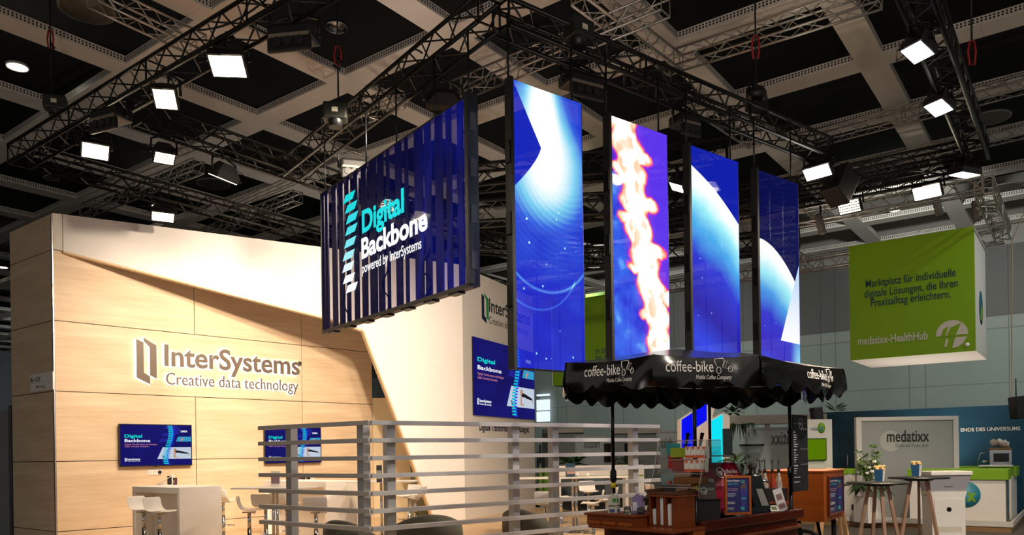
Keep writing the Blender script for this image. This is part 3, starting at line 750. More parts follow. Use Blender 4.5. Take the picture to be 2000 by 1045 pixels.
def scr2(g, u, w):
    n1 = g.noise(g.vec(u, w), 2.4, 2, .5); n2 = g.noise(g.vec(u*1.3+4.0, w*1.1), 3.2, 2, .5); n3 = g.noise(g.vec(u+9.0, w*.7), 4.5, 3, .5)
    t = w*(1/3.0)
    cx = .20+.58*g.sm(t, 1.02, .12)+.04*g.sin(w*3.2)
    ww = w+(n2-.5)*.16; uu = u+(n1-.5)*.16
    d = g.ab(uu-cx)
    wid = .29+.045*g.sin(ww*19.0)
    body = g.sm(d, wid, wid*.45)
    fr1 = g.fr((ww-2.62)*(1/.55)+.5)-.5; fr2 = g.fr((ww-2.40)*(1/.55)+.5)-.5
    b1 = g.sm(g.ln((uu-cx-.22)*4.2, fr1*4.6), 1.15, .25); b2 = g.sm(g.ln((uu-cx+.20)*5.5, fr2*6.0), 1.15, .25)
    m = g.mx(body, g.mx(b1, b2*.85))
    rid = 1.0-g.ab(n3-.5)*7.0
    core = g.clamp(m*(.52+.55*g.clamp(rid)+.10*g.sm(d, .12, .0)+.22*g.sm(d, .14, .2)))
    halo = g.sm(g.mn(d-.05, g.ab(uu-cx-.2)+g.ab(fr1)*.5), .32, .05)
    bg = g.mix(g.sm(u-cx, -.10, .35), g.ramp(g.clamp(g.noise(g.vec(u, w), 2.2, 3)*1.25-.25), BLUES), g.mix(g.sm(w, 1.5, .3), '#5530d8', '#b0108a'))
    bg = g.mix(halo*.55, bg, '#b428c8')
    fire = g.ramp(core, [(0, '#b428c8'), (.18, '#e030c0'), (.30, '#ff5a58'), (.44, '#ffb088'), (.64, '#ffdcc4'), (.80, '#fffaf4'), (1, '#ffffff')])
    c = g.mix(g.sm(core, .02, .30), bg, fire)
    return mulc(g, c, pixels(g, u, w)*1.3)
def scr3(g, u, w):
    b = 2.75-u*.60-.06*g.sin(u*3.14)*-1.0
    d = b-w
    nz = g.noise(g.vec(u, w), 2.2, 3)
    I = g.ramp(g.clamp(d*(1/2.75)+(nz-.5)*.12), [(0, '#ffffff'), (.07, '#f2fbff'), (.15, '#96e4ee'), (.25, '#4aa6e2'), (.40, '#2c34c8'), (.62, '#241a9c'), (.8, '#2b3fd8'), (1, '#2020b0')])
    I = addc(g, I, mulc(g, g.mix(dots(g, u, w, 7.0, .09), (0, 0, 0, 1), '#8fb4ff'), g.sm(d, .6, 1.0)), 1.0)
    c = g.mix(g.sm(d, -.006, .006), '#0f1ea0', I)
    return mulc(g, c, pixels(g, u, w)*1.2)
def scr4(g, u, w):
    b = 2.05-.58*g.math('POWER', u, 2.0)-.06*u
    d = b-w
    nz = g.noise(g.vec(u+3.0, w), 2.2, 3)
    I = g.ramp(g.clamp(d*(1/2.0)+(nz-.5)*.12), [(0, '#ffffff'), (.10, '#f2fbff'), (.20, '#9ae4ee'), (.34, '#4a98de'), (.52, '#3030c4'), (.72, '#3420b8'), (1, '#3a50e0')])
    I = g.mix(g.sm(u, .72, 1.0)*g.sm(w, .9, .3), I, '#8fd6ee')
    I = addc(g, I, mulc(g, g.mix(dots(g, u, w, 7.0, .08), (0, 0, 0, 1), '#8fb4ff'), g.sm(d, .6, 1.0)), 1.0)
    c = g.mix(g.sm(d, -.006, .006), '#080d48', I)
    tri = g.gt(u-.5, (w-.66)*.44)*g.gt(w, .655-.05*(u-.5))
    c = g.mix(tri, c, g.mix(g.sm(w, .6, 1.8), '#f4f6ff', '#b9d4f2'))
    return mulc(g, c, pixels(g, u, w)*1.15)
A1 = at(1007.5, 717, 8.04); zb = A1.z
LBL = ['first portrait screen from the left with white glow and dark blue wedge', 'portrait screen with the fiery orange glowing spine', 'third portrait screen with a pale curved planet edge', 'last portrait screen at the right with a white triangle']
for k, (x0, x1, fn) in enumerate(((1007.5, 1139, scr1), (1198, 1305.5, scr2), (1352.5, 1443.5, scr3), (1484, 1560, scr4))):
    P0, t0 = onp(x0, 500, A1, RZS); P1, t1 = onp(x1, 500, A1, RZS); w = t1-t0
    ys = {0: (157, 717), 1: (227, None), 2: (285, None), 3: (333, None)}[k]
    zt = onp(x0, ys[0], A1, RZS)[0].z
    t = thing('portrait_led_screen', LBL[k], 'screen', Vector((P0.x, P0.y, zb)), RZS, 'hanging portrait screens')
    H_ = zt-zb; fu = fn
    mt = led_mat('led_picture_%d' % k, (lambda f, ww, hh: (lambda g, x, z: f(g, x*(1/ww), z*(3.0/hh))))(fn, w, H_), 1.0, (.20, .20, .23))
    MB().add([(0, 0, 0), (w, 0, 0), (w, 0, H_), (0, 0, H_)], [(0, 1, 2, 3)]).build('led_face', mt, t)
    MB().box(-.045, -.004, -.005, .10, -.02, H_+.03).build('side_frame', black, t)
    MB().box(w+.001, w+.008, -.002, .05, 0, H_).build('side_frame', M('led_edge_blue', '#20308c', .4), t)
    MB().box(-.0, w, .03, .06, -.02, 0).build('bottom_bar', black, t); MB().box(0, w, .03, .06, H_, H_+.02).build('top_bar', black, t)
    for q in range(1, 4):
        MB().box(-.06, -.045, .0, .09, H_*q/4-.12, H_*q/4+.12, .01).build('latch', blackm, t)
    for q in (1, 2):
        MB().tube([(w*q/3, .05, 0), (w*q/3, .05, H_)], .006, 5).build('rear_wire', blackm, t)
    for cx in (-.03, w*.9):
        c = MB().tube([(cx, .05, H_), (cx, .05, 6.22-zb)], .012, 6).build('suspension_cable', blackm, t)
# the big landscape screen
PR = at(911, 554, 8.33); PL, _ = onp(631, 642, PR, RZM); zb2 = PR.z; wM = -_
zt2 = onp(903.5, 194, PR, RZM)[0].z; HM = zt2-zb2
big = thing('landscape_led_screen', 'big see-through landscape screen with cyan and white heading', 'screen', Vector((PL.x, PL.y, zb2)), RZM)
def scrM(g, x, z):
    u = x*(1/wM); w = z
    s = g.noise(g.vec(u*3.0, w*.6+u*1.2), 2.0, 2)
    streak = g.sm(g.noise(g.vec(u*16.0-w*.8, w*.25), 1.6, 2), .5, .75)
    I = g.clamp(.10+.75*g.sm(u, .2, 1.1)*s+.35*streak*g.sm(u, .35, .9))
    return g.ramp(I, [(0, '#0c0b24'), (.3, '#0d0f4c'), (.65, '#1420a0'), (1, '#2338d8')])
MB().add([(0, 0, 0), (wM, 0, 0), (wM, 0, HM), (0, 0, HM)], [(0, 1, 2, 3)]).build('led_face', led_mat('led_picture_big', scrM, .45, (.42, .41, .44)), big)
ribm = M('led_rib_navy', '#12132e', .5, var=.1)
n = 16; wk = 0
rng = random.Random(3)
for k in range(n):
    x = wM*(k+.2)/n; rw_ = wM/n*rng.choice((.28, .42, .55, .78, .62))
    MB().box(x, x+rw_, .03, .05, .0, HM).build('module_rib', ribm, big)
for k, (xa, za) in enumerate(((.75, .75), (1.9, .62), (2.9, .55))):
    MB().tube([(xa+.10*math.sin(q*.9+k), .025, za*(1-q/9)) for q in range(10)], .009, 5).build('data_cable', black, big)
MB().box(-.03, -.0, -.004, .09, -.03, HM+.02).build('side_frame', black, big)
MB().box(wM, wM+.06, -.004, .14, -.03, HM+.06).build('side_frame', black, big)
MB().box(-.03, wM+.06, -.004, .09, -.05, 0).build('bottom_rail', black, big); MB().box(-.03, wM, -.0, .06, HM, HM+.02).build('top_rail', black, big)
for k in range(7):
    MB().box(wM*(k+.5)/7-.1, wM*(k+.5)/7+.1, .0, .1, -.07, -.05).build('rail_foot', blackm, big)
for k in range(4):
    MB().box(wM+.062, wM+.066, .03, .11, HM*(k+.3)/4, HM*(k+.3)/4+.2, .001).build('side_slot', M('slot_grey', '#3a383e', .5), big)
for x in (.03, wM*.36, wM*.58, wM*.82, wM+.02):
    MB().tube([(x, .05, HM), (x, .05, 6.2-zb2)], .012, 6).build('suspension_cable', blackm, big)
def mpx(x, y):
    p, t = onp(x, y, PL, RZM); return t, p.z-zb2
hc_, hw_ = EM('screen_heading_cyan', '#25dbe0', 1.05), EM('screen_heading_white', '#ffffff', 1.1)
for (s, a, b, top, m, bold) in (('Digital', (708, 455), (790, 415.5), (706, 413), hc_, .032), ('Backbone', (707, 505.5), (836, 446), (705.5, 467), hw_, .032), ('powered by InterSystems', (708, 534), (824, 490), (708, 514.5), hw_, .012)):
    t0, z0 = mpx(*a); t1, _z = mpx(*b); zt = mpx(*top)[1]
    txt(big, s, t0, z0, (zt-z0)/.72, m, t1-t0, -.006, bold)
hues = ['#1fd6d6', '#22d6da', '#35d8e0', '#4fdbe6', '#7be3ee', '#a5ebf4', '#e4f6fb', '#ffffff', '#ffffff']
for k, (cx, cy) in enumerate(((218, 123), (232, 190), (238, 262), (233, 342), (225, 430), (215, 518), (212, 597), (217, 675), (235, 738))):
    t0, z0 = mpx(620+cx/3.483, 350+cy/3.483)
    w, hh, sh = .15, .05, .04
    poly_part(big, 'spine_bar', [(t0-w-sh, z0-hh), (t0+w-sh, z0-hh), (t0+w+sh, z0+hh), (t0-w+sh, z0+hh)], EM('spine_bar_%d' % k, hues[k], 1.05), -.008, .002)

# ================================================================== GREY SLAT FENCE
fc = at(722.5, 850, 9.0); fc.z = 0
RZR = math.atan2(1500, 1982)
fence = thing('slat_fence', 'grey slatted fence folded at a corner in front of the booth', 'fence', fc, 0)
Lr = onp(1285, 840, fc, RZR)[1]; Ll = -onp(509, 840, fc, RZH)[1]
zs = [2.0-.2085*k for k in range(10)]
for zz in zs:
    MB().box(0, Lr, -.045, .045, zz-.052, zz, .003).build('rail', greymet, fence, rz=RZR)
    MB().box(-Ll, .02, -.045, .045, zz-.052, zz, .003).build('rail', greymet, fence, rz=RZH)
for (x0, x1, rz) in ((757, 779, RZR), (1002, 1022, RZR), (1081, 1099, RZR), (1238, 1254, RZR), (546, 567, RZH), (686, 708, RZH)):
    t = (onp(x0, 870, fc, rz)[1]+onp(x1, 870, fc, rz)[1])/2
    d = Vector((math.cos(rz), math.sin(rz), 0))*t+Vector((-math.sin(rz), math.cos(rz), 0))*.105
    MB().box(-.055, .055, -.055, .055, 0, 1.99, .002).build('post', greymet, fence, loc=d, rz=rz)
    MB().box(-.1, .1, -.1, .1, 0, .012).build('foot_plate', greymet, fence, loc=d, rz=rz)
# ================================================================== TABLES AND STOOLS OF THE BOOTH
GT = 'white bar stools in the oak booth'
def stool_mesh(t, m):
    # seat shell with upturned low back (faces local +x, back at -x)
    prof = [(-.195, .235), (-.185, .17), (-.165, .085), (-.12, .02), (-.03, .0), (.09, .008), (.165, .016), (.19, .0)]
    n = len(prof); vs = []; hw = .185
    for k, (x, z) in enumerate(prof):
        for s in range(7):
            y = -hw+2*hw*s/6; e = (abs(s-3)/3.0)**2
            vs.append((x+e*.025*(1 if k < 4 else 0), y*(1-.06*(k > 5)), z+e*.012*(k >= 3)))
    f = [(i*7+s, i*7+s+1, (i+1)*7+s+1, (i+1)*7+s) for i in range(n-1) for s in range(6)]
    sb = MB().add(vs, f, True); o = sb.build('seat_shell', m, t, loc=(0, 0, .72))
    md = o.modifiers.new('thick', 'SOLIDIFY'); md.thickness = .016
    md = o.modifiers.new('sub', 'SUBSURF'); md.levels = 1; md.render_levels = 2
    MB().box(-.10, .10, -.07, .07, .695, .715, .008).build('seat_plate', chrome, t)
    MB().tube([(.05, -.05, .705), (.09, -.16, .69)], .006, 5).build('height_lever', chrome, t)
    MB().tube([(0, 0, .03), (0, 0, .45)], .034, 14).tube([(0, 0, .43), (0, 0, .70)], .028, 14).build('pole', chrome, t)
    MB().tube([(.0, -.12, .26), (.15, -.14, .26), (.19, 0, .26), (.15, .14, .26), (0, .12, .26)], .010, 8).build('foot_rest', chrome, t)
    MB().lathe([(.03, .03), (.2, .014), (.215, .0)], 28).build('base', chrome, t)
stw = M('stool_white', '#e9e4dc', .4, var=.02)
st0 = None
def stool(x, y, d, head, lab, grp=GT):
    """x,y: pixel of the seat centre; head: angle it faces"""
    global st0
    p = at(x, y, d); p.z = .03 if grp == GT else .02
    if st0 is None:
        st0 = thing('bar_stool', lab, 'stool', p, head, grp); stool_mesh(st0, stw); return st0
    return dup(st0, lab, p, head, grp)
HR_R = math.atan2(.8, .6); HR_L = math.atan2(.6, -.8)
stool(281, 1000, 12.3, -.35, 'bar stool farther left along the solid white bar table')
stool(312, 1003, 11.9, -.35, 'bar stool nearer the front corner of the solid white bar table')
stool(436, 985, 14.6, PI*.42, 'bar stool behind the right side of the solid white bar table')
stool(487, 1014, 11.9, .25, 'bar stool turned sideways beside the thin table left of the fence')
stool(519, 1005, 12.6, PI*.45, 'bar stool with wide back facing away behind the fence left end')
stool(560, 1000, 13.3, HR_R, 'bar stool half behind the leftmost fence post')
stool(617, 1016, 11.6, 1.75, 'bar stool with broad back between the two left fence posts')
stool(686, 1000, 15.2, HR_R+PI, 'bar stool at the far table behind the fence corner')
stool(799, 1003, 15.4, HR_R+PI, 'bar stool on the left of the pair right of the fence corner')
stool(812, 1004, 14.6, PI*.9, 'bar stool nearest the slanted fascia leg')
def bar_block(p, lab, L=1.5, D=.75, rz=RZH):
    t = thing('bar_table', lab, 'table', p, rz)
    MB().box(0, L, 0, D, .98, 1.08, .004).build('tabletop', white, t)
    MB().box(L-.07, L, .0, D, 0, .98, .003).build('end_panel', white, t)
    MB().box(0, .07, 0, D, 0, .98, .003).build('end_panel', white, t)
    MB().box(.07, L-.07, D*.45, D*.48, 0, .98).build('inner_panel', white, t)
    return t
p2 = atz(350, 954, 1.1); p2.z = .03
d1 = bar_block(p2-VH*1.5, 'solid white bar table with end panels at the left')
p3 = atz(637, 942, 1.1); p3.z = .03
d2 = bar_block(p3-VH*1.9, 'solid white bar table behind the two left fence posts', 1.9)
def pole_table(x, y, d, lab, L, D, rz, twin=True, z=1.08):
    p = at(x, y, d); p.z = .03
    t = thing('thin_table', lab, 'table', p, rz)
    MB().box(-L/2, L/2, -D/2, D/2, z-.025, z, .006).build('tabletop', white, t)
    for s in ((-.035, .035) if twin else (0,)):
        MB().tube([(s, 0, .02), (s, 0, z-.025)], .024, 14).build('leg', chrome, t)
    MB().lathe([(.05, .03), (.28, .014), (.29, 0)], 28).build('base', chrome, t)
    return t
pole_table(537, 957, 12.1, 'thin white high table at the left end of the fence', 1.2, .6, RZH+.35)
pole_table(748, 943, 14.2, 'thin white high table behind the right of the fence corner', 1.25, .65, .0)
# little things on the tables
def small_box(name, p, rz, w, dd, hh, mat, lab, cat='box', extra=None):
    t = thing(name, lab, cat, p, rz)
    MB().box(-w/2, w/2, -dd/2, dd/2, 0, hh, .002).build('body', mat, t)
    if extra: MB().box(-w*.45, w*.45, -dd/2-.002, -dd/2, hh*.2, hh*.7).build('print', extra, t)
    return t
def onz(x, y, z): return atz(x, y, z)
pk = M('packet_black', '#1b1a1d', .4); pkb = M('packet_maroon', '#4a2a35', .5)
zt_ = 1.11
for (x, y, w, hh, m, lab) in ((331, 946.5, .055, .155, pk, 'tall black packet on the solid white bar table'), (337, 946.0, .045, .17, white, 'tall white packet between two dark ones on the bar table'), (342, 946.8, .06, .125, pkb, 'dark maroon packet with pale print on the bar table')):
    small_box('drink_packet', onz(x, y, zt_), RZH, w, .05, hh, m, lab, 'packet', M('packet_print', '#b9a9a0', .5) if m is pkb else None)
o = MB().tube([atz(310, 930, 1.3)+Vector((0, .5, 0)), atz(309, 941, 1.2)+Vector((0, .2, .0)), atz(306, 946, 1.125), atz(318, 947, 1.125), atz(325, 945, 1.125), atz(314, 944.5, 1.125)], .006, 6).build('white_cable', M('cable_white', '#f0ece4', .5)); tag(o, 'thin white cable curled on the left bar table', 'cable')
for (x, y, w, hh, m, lab) in ((586, 936, .06, .11, pkb, 'dark packet left of three on the middle white bar table'), (593, 936.5, .05, .12, pk, 'black packet in the middle of the far white bar table'), (602, 936, .06, .12, pk, 'black packet beside the white packet behind the fence'), (611, 936, .07, .07, white, 'low white packet on the far white bar table')):
    small_box('drink_packet', onz(x, y, zt_), RZH, w, .05, hh, m, lab, 'packet')
small_box('flyer_stand', onz(539, 951, zt_), RZH+.3, .17, .03, .25, white, 'white flyer stand with a red and blue print at the fence left end', 'stand', M('flyer_print', '#8c6e78', .5))
small_box('phone_dock', onz(741, 942, zt_), 0, .09, .06, .30, M('dock_grey', '#3c3f3f', .4), 'dark charging dock on the thin table behind the fence corner', 'charger', M('dock_light', '#9fb0a8', .4))
small_box('tissue_pile', onz(752, 941, zt_), .3, .12, .06, .03, white, 'small white bundle beside the charging dock', 'bundle')
# dark tub chairs behind the fence
tubm = M('tub_chair_fabric', '#4b4a40', .8, var=.1)
def tub(x, y, d, rz, lab, s=1.0):
    p = at(x, y, d); p.z = .03
    t = thing('tub_chair', lab, 'armchair', p, rz, 'dark tub chairs behind the fence')
    b = MB(); n = 22
    vs = []; pr = [(.40, .18), (.42, .45), (.41, .70), (.37, .72), (.33, .70), (.32, .42)]
    for k in range(n+1):
        a = PI*1.25*k/n-PI*.125; c, s_ = math.cos(a), math.sin(a); lift = .55+.45*math.sin(max(0, min(PI, a)))
        for r, z in pr: vs.append((c*r*s, s_*r*s, .18+(z-.18)*lift))
    m = len(pr)
    b.add(vs, [(k*m+q, (k+1)*m+q, (k+1)*m+(q+1) % m, k*m+(q+1) % m) for k in range(n) for q in range(m)], True)
    b.build('backrest_shell', tubm, t)
    MB().lathe([(.30*s, .2), (.33*s, .24), (.33*s, .38), (.28*s, .43), (0, .44)], 26).build('seat_cushion', tubm, t)
    for k in range(4):
        a = PI/4+k*PI/2; MB().tube([(math.cos(a)*.24, math.sin(a)*.24, .2), (math.cos(a)*.32, math.sin(a)*.32, 0)], .015, 8).build('leg', blackm, t)
tub(692, 1040, 10.4, 2.7, 'dark tub chair left behind the fence corner')
tub(832, 1050, 11.2, 3.4, 'wide dark tub chair below the slanted fascia leg', 1.3)
tub(1033, 1050, 12.0, 2.6, 'dark tub chair at the foot of the lit white wall')

# ================================================================== RIGHT SIDE OF THE BOOTH: far tables behind the fence
GF = 'white bar stools behind the right fence'
pole_table(1122, 930, 15.0, 'thin white high table behind the right half of the fence', 2.3, .7, .05)
for (x, d, hd, lab) in ((1066, 12.4, 1.5, 'far bar stool with its back to the viewer beside the third fence post'), (1096, 14.3, .2, 'far bar stool just behind the third fence post'), (1150, 16.3, -1.4, 'far bar stool on the far side of the thin table'),
                        (1158, 12.5, 3.0, 'far bar stool in side view in front of the far thin table'), (1186, 13.4, 2.8, 'far bar stool nearest the coffee stand left post'), (1284, 14.5, .3, 'far bar stool seen through the clear display at the coffee stand')):
    stool(x, 990, d, hd, lab, GF)
t = thing('white_bench_counter', 'long low white counter behind the far thin table', 'counter', at(1073, 920, 18.5).xy.to_3d(), .0)
A = at(1073, 920, 18.5); B = at(1258, 920, 18.5)
MB().box(0, B.x-A.x, 0, .5, .98, 1.26, .004).build('counter_top', whitewall, t)
for (q0, q1) in ((0, .12), (.80, 1.0)): MB().box((B.x-A.x)*q0, (B.x-A.x)*q1, 0, .5, 0, .98).build('end_panel', whitewall, t)
MB().box(.02, B.x-A.x-.02, -.004, 0, .99, 1.02).build('green_rim', greenm, t)
bm_ = small_box('blue_box', at(1114, 931, 15.0), .1, .17, .12, .26, M('blue_card', '#1d4256', .5), 'dark blue card box standing on the far thin table', 'box', M('card_print', '#b98a7a', .5))
for k, (x, lab) in enumerate(((1128, 'small white cup left on the far thin table'), (1148, 'small white cup right on the far thin table'))):
    t = thing('cup', lab, 'cup', at(x, 931, 15.0), 0, 'cups on the far thin table')
    MB().lathe([(.025, 0), (.035, .07), (.03, .07), (.022, .01)], 14).build('bowl', white, t)

# ================================================================== NEIGHBOUR BOOTHS IN THE BACKGROUND
GP = 'pale grey glass panels with mirrored lettering'
def glass_panel(x0, x1, yt, yb, d, s, tx0, tx1, ty, size, lab, rz=0.0):
    A = at(x0, yb, d); A.z = max(A.z, 0); B, tb = onp(x1, yt, A, rz)
    t = thing('exhibition_screen_wall', lab, 'panel', A, rz, GP)
    w, hh = tb, B.z-A.z
    MB().box(0, w, 0, .05, 0, hh).build('pane', M('frost_pane', '#9aa5a8', .3, var=.02), t)
    MB().box(-.05, 0, -.02, .08, 0, hh+.05).box(w, w+.05, -.02, .08, 0, hh+.05).box(0, w, -.02, .08, hh, hh+.05).build('frame', M('panel_frame_grey', '#8d9292', .5), t)
    P0, ta = onp(tx0, ty, A, rz); P1, tb = onp(tx1, ty, A, rz)
    o = txt(t, s, 0, 0, size, M('grey_print', '#3d4243', .6), tb-ta, -.006, .01)
    for v in o.data.vertices: v.co.x = (tb-ta)-v.co.x
    o.location = (ta, 0, P0.z-A.z)
    return t
glass_panel(1126, 1182, 852, 912, 24, 'medatixx', 1140, 1171, 875, .42, 'pale glass panel with mirrored word behind the middle of the fence')
glass_panel(1287, 1326, 845, 925, 21, 'medatixx', 1290, 1324, 875, .40, 'pale glass panel with mirrored word left of the blue light wall')
glass_panel(1463, 1560, 838, 930, 18.5, 'medatixx', 1505, 1578, 868, .46, 'grey glass panel with mirrored word behind the coffee grinder')
# green and white hanging cube far behind the first screens
A = at(1080, 754, 24); rzc = RZH
t = thing('hanging_sign_cube', 'far green and white hanging cube behind the first portrait screen', 'sign', A, rzc)
hc = 2.6
MB().box(0, 2.6, 0, .02, 0, hc).build('green_face', greenm, t)
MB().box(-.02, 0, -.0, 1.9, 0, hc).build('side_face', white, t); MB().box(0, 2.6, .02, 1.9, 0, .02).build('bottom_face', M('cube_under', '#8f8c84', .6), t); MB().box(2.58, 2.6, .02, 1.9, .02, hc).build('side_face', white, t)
navt = M('petrol_print', '#0b4054', .6, var=.02)
for s, x0, x1, y in (('en sich n', 1163, 1196, 688), ('ites, Wa-', 1163, 1197, 702)):
    _, ta = onp(x0, y, A, rzc); P, tb = onp(x1, y, A, rzc); txt(t, s, ta, P.z-A.z, .30, navt, tb-ta, -.006, .01)
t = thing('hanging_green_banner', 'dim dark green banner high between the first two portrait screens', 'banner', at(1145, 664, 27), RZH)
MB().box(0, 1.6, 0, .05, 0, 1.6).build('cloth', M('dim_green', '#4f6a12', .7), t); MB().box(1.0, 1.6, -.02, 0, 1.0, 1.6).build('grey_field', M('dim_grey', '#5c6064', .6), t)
# blue and cyan light wall
def lightwall():
    A = at(1329, 930, 15.5); A.z = 0; t = thing('light_wall', 'white angular display wall with a deep blue and a cyan light field', 'display', A, 0)
    def q(x, y, dd=0.0):
        p, tt = onp(x, y, A, 0.0); return (tt, p.z)
    MB().prism([q(1329, 960), q(1392, 960), q(1392, 812), q(1397, 795), q(1380, 786), q(1329, 820)], 0, .3).build('back_board', whitewall, t)
    MB().prism([q(1382, 960), q(1422, 960), q(1421, 812), q(1409, 807), q(1382, 822)], -.15, .2).build('front_board', whitewall, t)
    MB().prism([q(1331, 875), q(1355, 875), q(1355, 838), q(1380, 821), q(1380, 788), q(1331, 820)], -.012, -.004).build('blue_field', EM('deep_blue_light', '#0a10f0', 1.0), t)
    MB().prism([q(1383, 925), q(1407, 925), q(1407, 810), q(1383, 824)], -.168, -.152).build('cyan_field', EM('cyan_light', '#0fe4f4', 1.0), t)
    w = thing('side_monitor', 'black monitor seen from the side on the cyan light wall', 'monitor', at(1419, 865, 15.1), .2)
    z = .28
    MB().box(-.09, .10, -.06, .0, -z, z, .015).build('monitor_body', M('monitor_teal_black', '#16262a', .3), w)
lightwall()
# pale shelf beam with hanging plants
bx = at(1425, 829, 19); t = thing('canopy_beam', 'long pale beam with a plant above the glass panels', 'beam', bx, math.radians(-4))
MB().box(0, 2.35, 0, .5, 0, .22).build('beam', M('beam_pale', '#b9b4a8', .6), t); MB().box(.9, 1.0, .1, .2, -2.0, 0).build('post', M('beam_pale', '#b9b4a8', .6), t)
leafm = M('leaf_green', '#1f3d16', .5, var=.3, scale=12); leaf2 = M('leaf_light', '#5f7a3a', .5, var=.25, scale=12)
def leaf_bunch(m, c, r, n, L, up=.4, wd=.25, droop=.3, rng=random):
    for k in range(n):
        a = rng.uniform(0, 2*PI); e = rng.uniform(-.3, 1.0)*up
        d = Vector((math.cos(a), math.sin(a), e)).normalized(); s = Vector((-math.sin(a), math.cos(a), 0)); l = L*rng.uniform(.6, 1.1)
        b = Vector(c)+d*r*rng.uniform(0, 1); mid = b+d*l*.55; tip = b+d*l+Vector((0, 0, -droop*l)); w = l*wd*.5
        m.add([b, mid+s*w, tip, mid-s*w, mid+Vector((0, 0, .02))], [(0, 1, 4), (1, 2, 4), (2, 3, 4), (3, 0, 4)])
def plant(x, y, d, lab, n=40, L=.35, up=.8, droop=.2, r=.15, pot=True, wd=.25, name='potted_plant'):
    t = thing(name, lab, 'plant', at(x, y, d), 0)
    m = MB(); leaf_bunch(m, (0, 0, 0), r, n, L, up, wd, droop, random.Random(int(x))); m.build('foliage', leafm, t)
    if pot: MB().lathe([(.10, -.3), (.13, 0), (.11, 0)], 16).build('pot', M('pot_dark', '#3a3c3a', .6), t)
    return t
plant(1118, 908, 20, 'bushy green plant behind the middle of the fence', 60, .5, .9, .2, .2, True)
plant(1226, 904, 21, 'green plant behind the right end of the fence', 30, .4, .8)
plant(1443, 830, 18.8, 'green plant hanging from the pale beam', 60, .34, .1, 1.2, .22, False, .14, 'hanging_plant')
plant(1432, 806, 19.2, 'small plant on top of the pale beam', 30, .3, .9, .1, .1, False)
plant(1440, 905, 14.0, 'green plant beside the cyan light wall', 36, .32, .9, .2, .1)
plant(1635, 803, 17.6, 'spiky plant on top of the petrol wall', 30, .28, 1.4, .0, .1, False, .07)
# black monitors beyond the fence
for (x0, x1, y0, y1, d, lab) in ((1180, 1197, 866, 902, 22, 'black monitor right of the mirrored word panel behind the fence'), (1220, 1226, 866, 905, 22, 'thin black monitor edge behind the coffee stand left post'), (1053, 1057, 868, 905, 22, 'thin dark monitor just right of the lit white wall')):
    A = at(x0, y1, d); B = at(x1, y0, d); t = thing('black_monitor', lab, 'monitor', A, 0, 'black monitors beyond the fence')
    MB().box(0, B.x-A.x, 0, .06, 0, B.z-A.z, .01).build('screen', darkglass, t); MB().box(.02, (B.x-A.x)-.02, .06, .12, -A.z, .3).build('stand', M('stand_grey', '#77787a', .5), t)
# dark cabinet and green base far behind fence left part
A = at(1050, 930, 23); t = thing('green_cabinet', 'green cabinet far behind the fence right of the lit white wall', 'cabinet', A.xy.to_3d(), 0)
MB().box(0, .55, 0, .5, 0, 1.15).build('body', greenm, t); MB().box(0, .55, 0, .5, 1.15, 1.6).build('upper_box', M('cab_dark', '#2a302e', .6), t)
for (x0, x1, yt, d, lab) in ((1060, 1140, 845, 27, 'low grey stand wall far behind the left of the right fence'), (1200, 1290, 846, 26, 'low grey stand wall far behind the right end of the fence')):
    A = at(x0, 930, d); B = at(x1, yt, d); t = thing('low_stand_wall', lab, 'wall', A.xy.to_3d(), 0, 'low grey stand walls')
    MB().box(0, B.x-A.x, 0, .2, 0, B.z, .01).build('panel', M('stand_wall_grey', '#7f8883', .6), t); MB().box(0, B.x-A.x, -.15, .25, B.z, B.z+.15).build('cornice', M('beam_pale', '#b9b4a8', .6), t)

# ================================================================== MEDICAL BOOTH AT THE RIGHT
# green cube
gc = at(1661, 704, 17.0)
t = thing('hanging_sign_cube', 'big green hanging cube with navy sentence and white emblem', 'sign', gc, RZH)
Wc = onp(1906, 685, gc, RZH)[1]; Hc = onp(1658, 481.5, gc, RZH)[0].z-gc.z
B_, dc = onp(1927, 706, gc+VH*Wc, math.atan2(.8, .6)); dc = max(1.0, dc)
MB().box(0, Wc, 0, .03, 0, Hc, .004).build('green_face', greenc, t)
MB().box(Wc-.03, Wc, .03, dc, 0, Hc).build('right_face', M('cube_white', '#cfcac4', .5, var=.02), t); MB().box(0, .03, .03, dc, 0, Hc).build('left_face', M('cube_white', '#cfcac4', .5, var=.02), t)
MB().box(.03, Wc-.03, .03, dc, 0, .03).build('bottom_face', M('cube_white', '#cfcac4', .5, var=.02), t)
for s, a, b in (('Marktplatz für individuelle', (1691, 562), (1867, 541)), ('digitale Lösungen, die Ihren', (1688, 582), (1871, 561)), ('Praxisalltag erleichtern.', (1701, 599), (1857, 583))):
    P, ta = onp(a[0], a[1], gc, RZH); Q, tb = onp(b[0], b[1], gc, RZH)
    txt(t, s, ta, P.z-gc.z, .235, navt, tb-ta, -.006, .009)
P, ta = onp(1676, 674, gc, RZH); Q, tb = onp(1812, 664, gc, RZH)
txt(t, 'medatixx-HealthHub', ta, P.z-gc.z, .24, white, tb-ta, -.006, .018)
